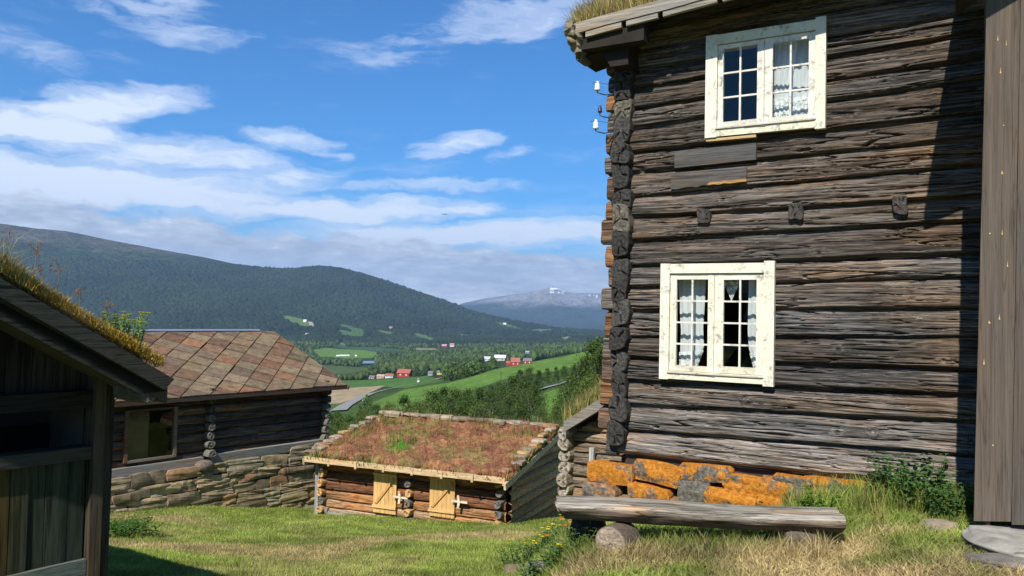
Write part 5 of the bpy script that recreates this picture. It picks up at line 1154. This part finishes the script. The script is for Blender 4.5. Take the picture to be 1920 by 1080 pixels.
b = gpt(1058, 1020); plant('flower_plant', 'thin stalks with orange poppies under the left bench end', 'flowering plant', b, 14, .27, .12, .03, .01, (.09, .13, .05), 9, 'flower clump by the bench', ((.80, .20, .02), 6, .03))
b = gpt(222, 1005); plant('leafy_plant', 'dark green weed tuft on the lawn beside the shaded outbuilding', 'plant', b, 60, .30, .40, .13, .035, (.07, .15, .03), 10)
# ------------------------------------------------------------ grass
def sward(name, n, pxr, yr, hr, wr, seed, lab=None, leanf=.4, colmul=1.0, zone=None, seg=1):
    rs = np.random.RandomState(seed); px = rs.uniform(*pxr, n); y = 1/rs.uniform(1/yr[1], 1/yr[0], n); x = (px-CX)/FPX*y
    if zone is not None: k = zone(x, y); x, y, px = x[k], y[k], px[k]
    n = len(x); z = Hz(x, y); s = straw(x, y); cl = fbm(x*3, y*3, seed, 3)
    C = sod_col(x, y)*rs.uniform(.65, 1.55, (n, 1))*colmul; k = rs.rand(n) < .10+.35*s; C[k] = np.array([.50, .39, .18])*rs.uniform(.6, 1.1, (k.sum(), 1))
    h = rs.uniform(*hr, n)*(.55+.9*cl); ln = rs.normal(0, 1, (n, 2))*h[:, None]*leanf
    V, F, Cc = blades(np.stack([x, y, z-.004], 1), h, rs.uniform(*wr, n), ln, C, rs, seg); o = link(name, npmesh(name, V, F, np.clip(Cc, 0, 1)), GRASS); return tag(o, kind='stuff')
wallY = lambda x: 7.5-(x-1.925)*.577
tag(sward('grass', 420000, (130, 1180), (5.5, 20.5), (.025, .06), (.007, .014), 1, zone=lambda x, y: (x < np.interp(y, [5, 8, 12, 16], [.4, .9, 1.2, 2.2])) & (x > -9)), 'short mown lawn grass', 'grass')
tag(sward('grass', 120000, (900, 2050), (4.3, 9), (.025, .085), (.004, .009), 2, leanf=.7, zone=lambda x, y: (y < wallY(x)) & (x > -.5), seg=2), 'dry longer grass around the bench', 'grass')
tag(sward('grass', 16000, (1230, 1850), (5.5, 8), (.08, .24), (.004, .008), 3, leanf=.35, colmul=.9, zone=lambda x, y: (y < wallY(x)) & (y > wallY(x)-.85) & (x > 2.35+.4*(fbm(x*3, y*3, 5)-.5)), seg=2), 'tall green grass against the orange stones', 'grass')
tag(sward('grass', 9000, (1080, 1560), (5.0, 6.2), (.06, .16), (.004, .008), 4, leanf=.5, colmul=.8, zone=lambda x, y: np.abs(y-(5.58-.14*(x-.3))) < .22, seg=2), 'green grass growing under the bench', 'grass')

# ------------------------------------------------------------ trees
BARK = colmat('bark', .95, 12, .5, 1.5, .02)
def treeproto(seed, H=6.5, wid=2.2, col=(.055, .095, .022), ncl=95, per=34, stems=3):
    rs = np.random.RandomState(seed); tr = MB(); cl = []
    for s_ in range(stems):
        a = rs.uniform(0, 6.28); b = np.array([math.cos(a)*.15, math.sin(a)*.15, -.4]) if stems > 1 else np.array([0, 0, -.4]); top = np.array([math.cos(a)*wid*.25*(stems > 1), math.sin(a)*wid*.25*(stems > 1), H*.85])
        pts = [b+(top-b)*t+rs.normal(0, .06, 3)*(t > 0) for t in (0, .25, .5, .75, 1)]; tr.tube(pts, [.10, .08, .06, .04, .015], 7, (.16, .15, .13))
        for k in range(8):
            t = rs.uniform(.25, .9); p = b+(top-b)*t; an = rs.uniform(0, 6.28); L = wid*.5*(1.2-t)*rs.uniform(.6, 1.1); e = p+np.array([math.cos(an)*L, math.sin(an)*L, L*.5]); tr.tube([p, (p+e)/2+[0, 0, .05], e], [.03, .02, .008], 5, (.14, .13, .11)); cl.append(e)
    V = []; C = []
    for k in range(ncl):
        t = rs.uniform(.1, 1.0)**.8; rr = wid*.5*(math.sin(min(1, (1.04-t)*1.75)*math.pi/2)**.8)*(.75+.5*fbm(np.array([t*4.]), np.array([k*.37]), seed)[0]); a = rs.uniform(0, 6.28); q = math.sqrt(rs.uniform(.15, 1))
        c = np.array([math.cos(a)*rr*q, math.sin(a)*rr*q, H*t]) if k >= len(cl) else cl[k]; sz = rs.uniform(.22, .5)*wid/2.2; cc = np.array(col)*rs.uniform(.6, 1.5)*[rs.uniform(.85, 1.25), 1, rs.uniform(.8, 1.1)]
        for j in range(per):
            p = c+rs.normal(0, 1, 3)*sz*[.55, .55, .42]; d = rs.normal(size=3); d /= np.linalg.norm(d); e = np.cross(d, rs.normal(size=3)); e /= np.linalg.norm(e); s = rs.uniform(.05, .12)*H/6.5
            V += [p-d*s, p+e*s*.7, p+d*s, p-e*s*.7]; C += [cc*rs.uniform(.75, 1.25)]*4
    V = np.array(V); n = len(V)//4
    me = npmesh('crown', V, [np.arange(4*n).reshape(n, 4)], np.clip(np.array(C), 0, 1)); me.materials.append(LEAF)
    return tr, me
TP = []
for sd, H_, w_, c_, ncl, st in [(1, 6.5, 3.0, (.075, .120, .028), 110, 3), (2, 7.5, 2.8, (.064, .106, .028), 120, 2), (3, 5.5, 3.2, (.095, .140, .030), 100, 4), (4, 6.5, 4.2, (.062, .102, .024), 150, 4)]:
    tr, me = treeproto(sd, H_, w_, c_, ncl, 34, st); r = thing('birch_tree', 'x', 'tree'); tr.build('trunk', BARK, r); c = link('crown', me, None, r); TP.append((r, H_))
used_ = set()
def tree(px, top, Y, kind, label, group, wid=1.0):
    x = (px-CX)/FPX*Y; z = hz(x, Y); ztop = 1.65-(top-hrow(px))/FPX*Y; r, H_ = TP[kind]; o = r if kind not in used_ else copy_tree(r); used_.add(kind)
    s = max(ztop-z, 2.0)/H_; o.location = (x, Y, z-.1); o.scale = (s*wid, s*wid, s); o.rotation_euler = (0, 0, random.Random(int(px*7+Y)).uniform(0, 6.28)); tag(o, label, 'tree', group); return o
rt = random.Random(9)
G1 = 'birches behind the turf roofed storehouse'
T1 = [(688, 762, 95, 2), (712, 756, 90, 0), (738, 752, 100, 2), (765, 742, 96, 1), (790, 748, 88, 2), (815, 733, 105, 3), (838, 727, 110, 1), (860, 730, 98, 3), (884, 728, 108, 0), (905, 727, 112, 1), (925, 733, 102, 3), (948, 722, 118, 0),
      (968, 706, 112, 1), (985, 712, 104, 3), (1003, 722, 98, 3), (1022, 758, 92, 2), (1044, 762, 88, 0), (955, 745, 90, 3), (980, 748, 85, 0), (825, 752, 84, 2), (872, 750, 84, 0), (905, 752, 82, 2), (775, 765, 78, 2), (640, 782, 80, 2), (625, 774, 95, 3), (660, 778, 88, 3), (640, 770, 104, 0), (612, 786, 74, 0), (680, 776, 80, 2), (655, 790, 66, 2), (700, 778, 74, 0), (735, 770, 76, 3)]
for i, (px, t, Y, k) in enumerate(T1):
    pos = 'left end' if px < 720 else 'left part' if px < 830 else 'middle' if px < 930 else 'right part'
    lab = 'green birch in the %s of the dense row behind the turf roofed storehouse' % pos
    tree(px, t, Y, k, lab, G1, rt.uniform(.9, 1.2))
T2 = [(962, 706, 215, 1), (978, 694, 225, 1), (996, 690, 240, 3), (1014, 694, 235, 1), (1030, 690, 260, 0), (1046, 688, 250, 1), (1062, 686, 265, 3), (1080, 684, 250, 1), (1098, 680, 240, 3), (1112, 676, 230, 1), (940, 716, 205, 0), (925, 722, 200, 3)]
for px, t, Y, k in T2: tree(px, t, Y, k, 'dark green tree in the row between the upper field and the gravel road', 'trees between field and road', rt.uniform(1.0, 1.3))
T3 = [(1075, 700, 72, 3), (1092, 690, 64, 1), (1106, 668, 60, 3), (1118, 640, 70, 1), (1060, 738, 58, 2), (1085, 722, 52, 2), (1108, 700, 48, 2), (1130, 650, 55, 1)]
for px, t, Y, k in T3: tree(px, t, Y, k, 'leafy green tree beside the corner of the tall log house', 'trees by the log house corner', rt.uniform(.8, 1.0))
# ------------------------------------------------------------ distant woods as one mass of small crowns
ROADS = [[(640, 772), (655, 760), (690, 742), (720, 733), (770, 722), (812, 714), (838, 707)], [(905, 778), (945, 757), (1000, 735), (1050, 722), (1095, 709), (1118, 703)]]
SPOTS = [(763, 706, 20, 9), (735, 708, 10, 6), (719, 709, 9, 6), (703, 710, 8, 6), (812, 704, 7, 6), (829, 702, 7, 6), (969, 686, 12, 11), (957, 685, 7, 7), (992, 682, 11, 8), (916, 677, 9, 7), (941, 676, 13, 8), (722, 617, 5, 4), (735, 617, 5, 4), (836, 651, 7, 4), (850, 650, 6, 5), (1035, 642, 4, 4), (998, 646, 4, 3), (694, 681, 13, 5), (574, 604, 5, 4), (615, 633, 7, 5), (992, 663, 6, 5)]
def clear_of(px, py, Y, hpx):
    """keep woods off the fields, roads and farms that the valley shows"""
    keep = np.ones(len(px), bool)
    for q in (0, .35, .7, 1.0):
        y = py-hpx*q
        for poly, y0, y1, c, nm in FIELDS: keep &= ~(inpoly(px, y, poly) & (Y < y1*1.2))
        for (sx, sy, w, h) in SPOTS: keep &= ~((np.abs(px-sx) < w) & (y > sy-h) & (y < sy+3))
        for rd in ROADS:
            for (a, b), (c, d) in zip(rd[:-1], rd[1:]):
                t = np.clip((px-a)/(c-a), 0, 1); keep &= ~((px > a-2) & (px < c+2) & (np.abs(y-(b+(d-b)*t)) < 4) & (Y < 1200))
    return keep
def woods(name, label, groups, seed, hr, leafy, con=.3, gap=.36):
    rs = np.random.RandomState(seed); P = []
    for (pxa, pxb, ya, yb, m) in groups:
        px = rs.uniform(pxa, pxb, m); Y = np.exp(rs.uniform(math.log(ya), math.log(yb), m)); P.append(np.stack([px, Y, (px-CX)/FPX*Y], 1))
    P = np.concatenate(P); px, Y, x = P.T; z = Hz(x, Y); py = hrow(px)+(1.65-z)/Y*FPX; n = len(x)
    H = rs.uniform(*hr, n)*(.65+.7*fbm(x/40, Y/40, 92)); keep = clear_of(px, py, Y, H/Y*FPX) & (fbm(x/60, Y/60, 91, 3) > gap)
    x, Y, z, px, H = x[keep], Y[keep], z[keep], px[keep], H[keep]; n = len(x); Wd = H*rs.uniform(.30, .5, n); cn = rs.rand(n) < con; Wd[cn] *= .55
    c = np.array([.078, .120, .034])*rs.uniform(.55, 1.5, (n, 1))*(.6+.8*fbm(x/80, Y/80, 93)[:, None]); c[cn] = np.array([.030, .052, .022]); c = c*(1+.5*sstep(700, 200, Y)[:, None])
    if leafy:
        m = leafy; u = rs.normal(size=(n, m, 3)); u /= np.linalg.norm(u, axis=2, keepdims=True); r = rs.uniform(.45, 1, (n, m, 1))**.5; q = u*r
        q[:, :, 2] = q[:, :, 2]*.5+.52; tp = 1-.75*np.clip((q[:, :, 2:3]-.35)/.65, 0, 1)*np.where(cn, 1, .45)[:, None, None]; q[:, :, :2] *= tp*(1+.3*np.sin(u[:, :, :1]*5+q[:, :, 2:3]*9))
        cen = q*np.stack([Wd, Wd, H], 1)[:, None]+np.stack([x, Y, z-.3], 1)[:, None]; d = rs.normal(size=(n, m, 3)); d /= np.linalg.norm(d, axis=2, keepdims=True); e = np.cross(d, rs.normal(size=(n, m, 3))); e /= np.linalg.norm(e, axis=2, keepdims=True)
        s = (H*.075)[:, None, None]*rs.uniform(.6, 1.3, (n, m, 1)); V = np.stack([cen-d*s, cen+e*s*.8, cen+d*s, cen-e*s*.8], 2).reshape(-1, 3); FF = [np.arange(len(V)).reshape(-1, 4)]
        C = np.repeat((c[:, None]*rs.uniform(.7, 1.3, (n, m, 1))).reshape(-1, 3), 4, 0)
    else:
        rings = [(.15, .6), (.5, 1.0), (.8, .66)]; k = 6; base = np.array([(rad*math.cos(2*math.pi*j/k+hg*2), rad*math.sin(2*math.pi*j/k+hg*2), hg) for hg, rad in rings for j in range(k)]+[(0, 0, 1.0)]); m = len(base)
        F = [(i*k+j, i*k+(j+1) % k, (i+1)*k+(j+1) % k, (i+1)*k+j) for i in range(2) for j in range(k)]; T = [(2*k+j, 2*k+(j+1) % k, 3*k) for j in range(k)]
        V = (base[None]*np.stack([Wd, Wd, H], 1)[:, None]*(1+rs.uniform(-.25, .25, (n, m, 3)))+np.stack([x, Y, z-.5], 1)[:, None]).reshape(-1, 3)
        off = np.arange(n)[:, None, None]*m; FF = [(np.array(F)[None]+off).reshape(-1, 4), (np.array(T)[None]+off).reshape(-1, 3)]; C = np.repeat(c, m, 0)
    return tag(link(name, npmesh(name, V, FF, np.clip(C, 0, 1)), LEAF), label, 'forest', None, 'stuff')
woods('woodland', 'mixed green woods filling the far valley floor', [(520, 1130, 1000, 3700, 20000), (-200, 620, 900, 3600, 1500)], 5, (7, 13), 0)
woods('woodland', 'leafy green woods and bushes on the nearer slope', [(560, 1130, 420, 1000, 3200), (600, 1130, 230, 420, 700), (850, 1130, 480, 1000, 1200)], 6, (5, 9), 130, .15, .30)
# forested flank of the mountain
def farforest():
    rs = np.random.RandomState(8); n = 26000; px = rs.uniform(-40, 1125, n); Y = rs.uniform(3300, 6400, n); x = (px-CX)/FPX*Y; z = Hz(x, Y); py = hrow(px)+(1.65-z)/Y*FPX
    keep = (z < 350+60*(fbm(x/500, Y/500, 3)-.5)) & (py < 660)
    for poly, y0, y1, c, nm in FIELDS: keep &= ~(inpoly(px, py, poly) & (Y > y0) & (Y < y1))
    x, Y, z = x[keep], Y[keep], z[keep]; n = len(x); H = rs.uniform(10, 22, n); Wd = H*rs.uniform(.5, 1.2, n)
    base = np.array([(math.cos(a)*r, math.sin(a)*r, h) for h, r in ((0, .9), (.55, .75)) for a in np.arange(5)*1.2566]+[(0, 0, 1)]); m = len(base)
    F = [(j, (j+1) % 5, 5+(j+1) % 5, 5+j) for j in range(5)]; T = [(5+j, 5+(j+1) % 5, 10) for j in range(5)]
    V = base[None]*np.stack([Wd, Wd, H], 1)[:, None]*(1+rs.uniform(-.25, .25, (n, m, 3)))+np.stack([x, Y, z-2], 1)[:, None]; off = np.arange(n)[:, None, None]*m
    c = np.array([.027, .045, .019])*rs.uniform(.75, 1.25, (n, 1))*(.35+1.3*fbm(x/260, Y/420, 55, 4)[:, None]); me = npmesh('mountain_forest', V.reshape(-1, 3), [(np.array(F)[None]+off).reshape(-1, 4), (np.array(T)[None]+off).reshape(-1, 3)], np.repeat(c, m, 0)); tag(link('mountain_forest', me, LEAF), 'dark forest covering the lower mountain side', 'forest', None, 'stuff')
farforest()
# ------------------------------------------------------------ farmsteads in the valley
def farmhouse(px, py, wpx, hpx, col, roofc, label, cat='house', rz=None, n=2):
    Y = Yfor(px, py-hrow(px)); x = (px-CX)/FPX*Y; z = hz(x, Y); w = wpx*Y/FPX; h = hpx*Y/FPX*.55; d = w*.55; rf = hpx*Y/FPX*.5
    o = thing('farmhouse' if cat == 'house' else 'farm_barn', label, cat, (x, Y, z), rz if rz is not None else random.Random(int(px)).uniform(-.5, .3))
    MB().box((-w/2, -d/2, -1), (w/2, d/2, h), col).prism([(-d/2, h), (d/2, h), (0, h+rf)], 0, -w/2, w/2, col).build('wall', PLAIN, o)
    e = .06*w; MB().add([(-w/2-e, -d/2-e, h-.1*rf), (w/2+e, -d/2-e, h-.1*rf), (w/2+e, 0, h+rf*1.08), (-w/2-e, 0, h+rf*1.08), (-w/2-e, d/2+e, h-.1*rf), (w/2+e, d/2+e, h-.1*rf)], [(0, 1, 2, 3), (3, 2, 5, 4)], roofc).build('roof', PLAIN, o)
    if wpx > 9:
        for k in range(n): a = -w/2+w*(k+.5)/n; MB().box((a-w*.05, -d/2-.05, h*.3), (a+w*.05, -d/2-.01, h*.75), (.6, .6, .58) if cat != 'house' else (.06, .07, .08)).build('window', PLAIN, o)
    return o
PLAIN = colmat('painted_boards', .85, 2, .85, 1.15, 0)
RD = (.36, .045, .03); WH = (.75, .73, .70); GR = (.16, .15, .15); RT = (.30, .12, .07)
for a in [(763, 706, 24, 13, RD, (.33, .10, .08), 'large red barn at the end of the lower valley road', 'barn', -.3), (735, 708, 15, 7, WH, RT, 'pinkish roofed white house left of the large red barn', 'house'), (719, 709, 14, 7, (.55, .38, .28), (.4, .28, .22), 'low tan farm building second left of the large red barn', 'house'),
          (703, 710, 12, 6, (.45, .42, .36), GR, 'small grey farm building leftmost beside the green field', 'house'), (812, 704, 10, 8, (.30, .33, .42), GR, 'blue grey house right of the large red barn', 'house'), (829, 702, 10, 7, (.62, .50, .22), GR, 'yellow house furthest right along the lower road', 'house'), (789, 716, 4, 7, WH, GR, 'tiny white shed at the bend of the lower road', 'house'),
          (969, 686, 16, 14, RD, (.35, .13, .1), 'red barn on the crest above the upper field, middle of three', 'barn', .15), (957, 685, 9, 8, RD, (.3, .1, .08), 'small red outbuilding on the crest, left of three', 'barn', -.2), (992, 682, 15, 10, RD, GR, 'red barn on the crest above the upper field, right of three', 'barn', -.1),
          (916, 677, 13, 8, WH, (.5, .5, .5), 'white house left of the red barns on the crest', 'house'), (941, 676, 20, 10, (.45, .43, .40), (.6, .6, .58), 'large grey farm building just left of the crest barns', 'house'),
          (574, 604, 6, 4, WH, (.7, .7, .7), 'tiny white house high on the far green slope', 'house'), (615, 633, 9, 5, (.5, .36, .28), (.45, .3, .24), 'tan roofed house on the far slope above the big meadow', 'house'), (578, 631, 6, 5, (.4, .4, .38), (.35, .35, .36), 'grey house on the far slope left of the tan roofed one', 'house'),
          (722, 617, 6, 4, WH, GR, 'white far house, left of a pair across the valley', 'house'), (735, 617, 6, 4, (.5, .3, .25), (.45, .2, .15), 'reddish far house, right of a pair across the valley', 'house'), (836, 651, 9, 5, RD, (.4, .3, .3), 'red far farmhouse beside the pale valley strip', 'house'), (850, 650, 8, 6, WH, (.45, .2, .17), 'white far farmhouse with red roof beside the pale strip', 'house'),
          (1035, 642, 5, 4, WH, WH, 'tiny white far house near the corner trees', 'house'), (998, 646, 6, 3, WH, (.6, .6, .6), 'low white far shed in the woods', 'house'), (992, 663, 9, 5, (.25, .28, .33), (.3, .33, .38), 'blue grey far shed in the woods behind the crest barns', 'house'), (948, 609, 5, 3, WH, WH, 'tiny white far house at the foot of the far ridge', 'house'), (1013, 608, 4, 3, WH, WH, 'tiniest white far house under the snowy peak', 'house')]:
    farmhouse(*a)
GB = 'white wrapped hay bales in the big meadow'
pr_ = None
for k, (px, py) in enumerate([(636, 668.5), (640, 668.5), (644, 668), (648, 668), (652, 668.2), (657, 668.5), (671, 668.5)]):
    Y = Yfor(px, py-hrow(px)); x = (px-CX)/FPX*Y; s = 1.6*Y/FPX
    if pr_ is None: pr_ = MB().tube([(-s*1.2, 0, s*.8), (s*1.2, 0, s*.8)], s, 10, (.75, .76, .78)).build('hay_bale', PLAIN); o = pr_
    else: o = pr_.copy(); COL.objects.link(o)
    o.location = (x, Y, hz(x, Y)); tag(o, 'white wrapped hay bale in the row across the big far meadow', 'hay bale', GB)
# lone pole in the upper field
x = (943-CX)/FPX*330; z = hz(x, 330); o = thing('utility_pole', 'thin dark wooden pole standing alone in the upper green field', 'pole', (x, 330, z)); MB().tube([(0, 0, -.5), (0, 0, 5.5)], [.16, .12], 8, (.09, .07, .05)).build('post', BARK, o); MB().beam((-.7, 0, 5.1), (.7, 0, 5.1), .12, .12, (.09, .07, .05)).build('cross_arm', BARK, o)
# a bird far up
p = atY(833, 403, 70); o = MB().add([(-.32, .05, .06), (-.12, -.04, .12), (0, -.06, .02), (.12, -.04, .12), (.34, .05, .04), (.1, .08, .07), (0, .1, .0), (-.1, .08, .07)], [(0, 1, 7), (1, 2, 6, 7), (2, 3, 5, 6), (3, 4, 5)], (.03, .03, .03)).add([(0, -.2, .0), (.05, 0, .03), (0, .2, .02), (-.05, 0, .03), (0, 0, -.05)], [(0, 1, 4), (1, 2, 4), (2, 3, 4), (3, 0, 4), (0, 3, 2, 1)], (.03, .03, .03)).build('bird', DARK); o.location = p; tag(o, 'tiny dark bird gliding against the white cloud band', 'bird')

# ------------------------------------------------------------ haze: even air over the whole valley
hm = bpy.data.materials.new('haze'); hm.use_nodes = True; g = NT(hm.node_tree); g.n.clear(); out = g.node('ShaderNodeOutputMaterial'); v = g.node('ShaderNodeVolumePrincipled')
v.inputs['Color'].default_value = (.45, .68, 1.0, 1); v.inputs['Density'].default_value = HAZE; v.inputs['Anisotropy'].default_value = 0.1
g.l.new(v.outputs[0], out.inputs['Volume'])
h_ = MB().box((-24000, -24000, -700), (24000, 24000, 1500)).build('haze', hm); h_['kind'] = 'stuff'
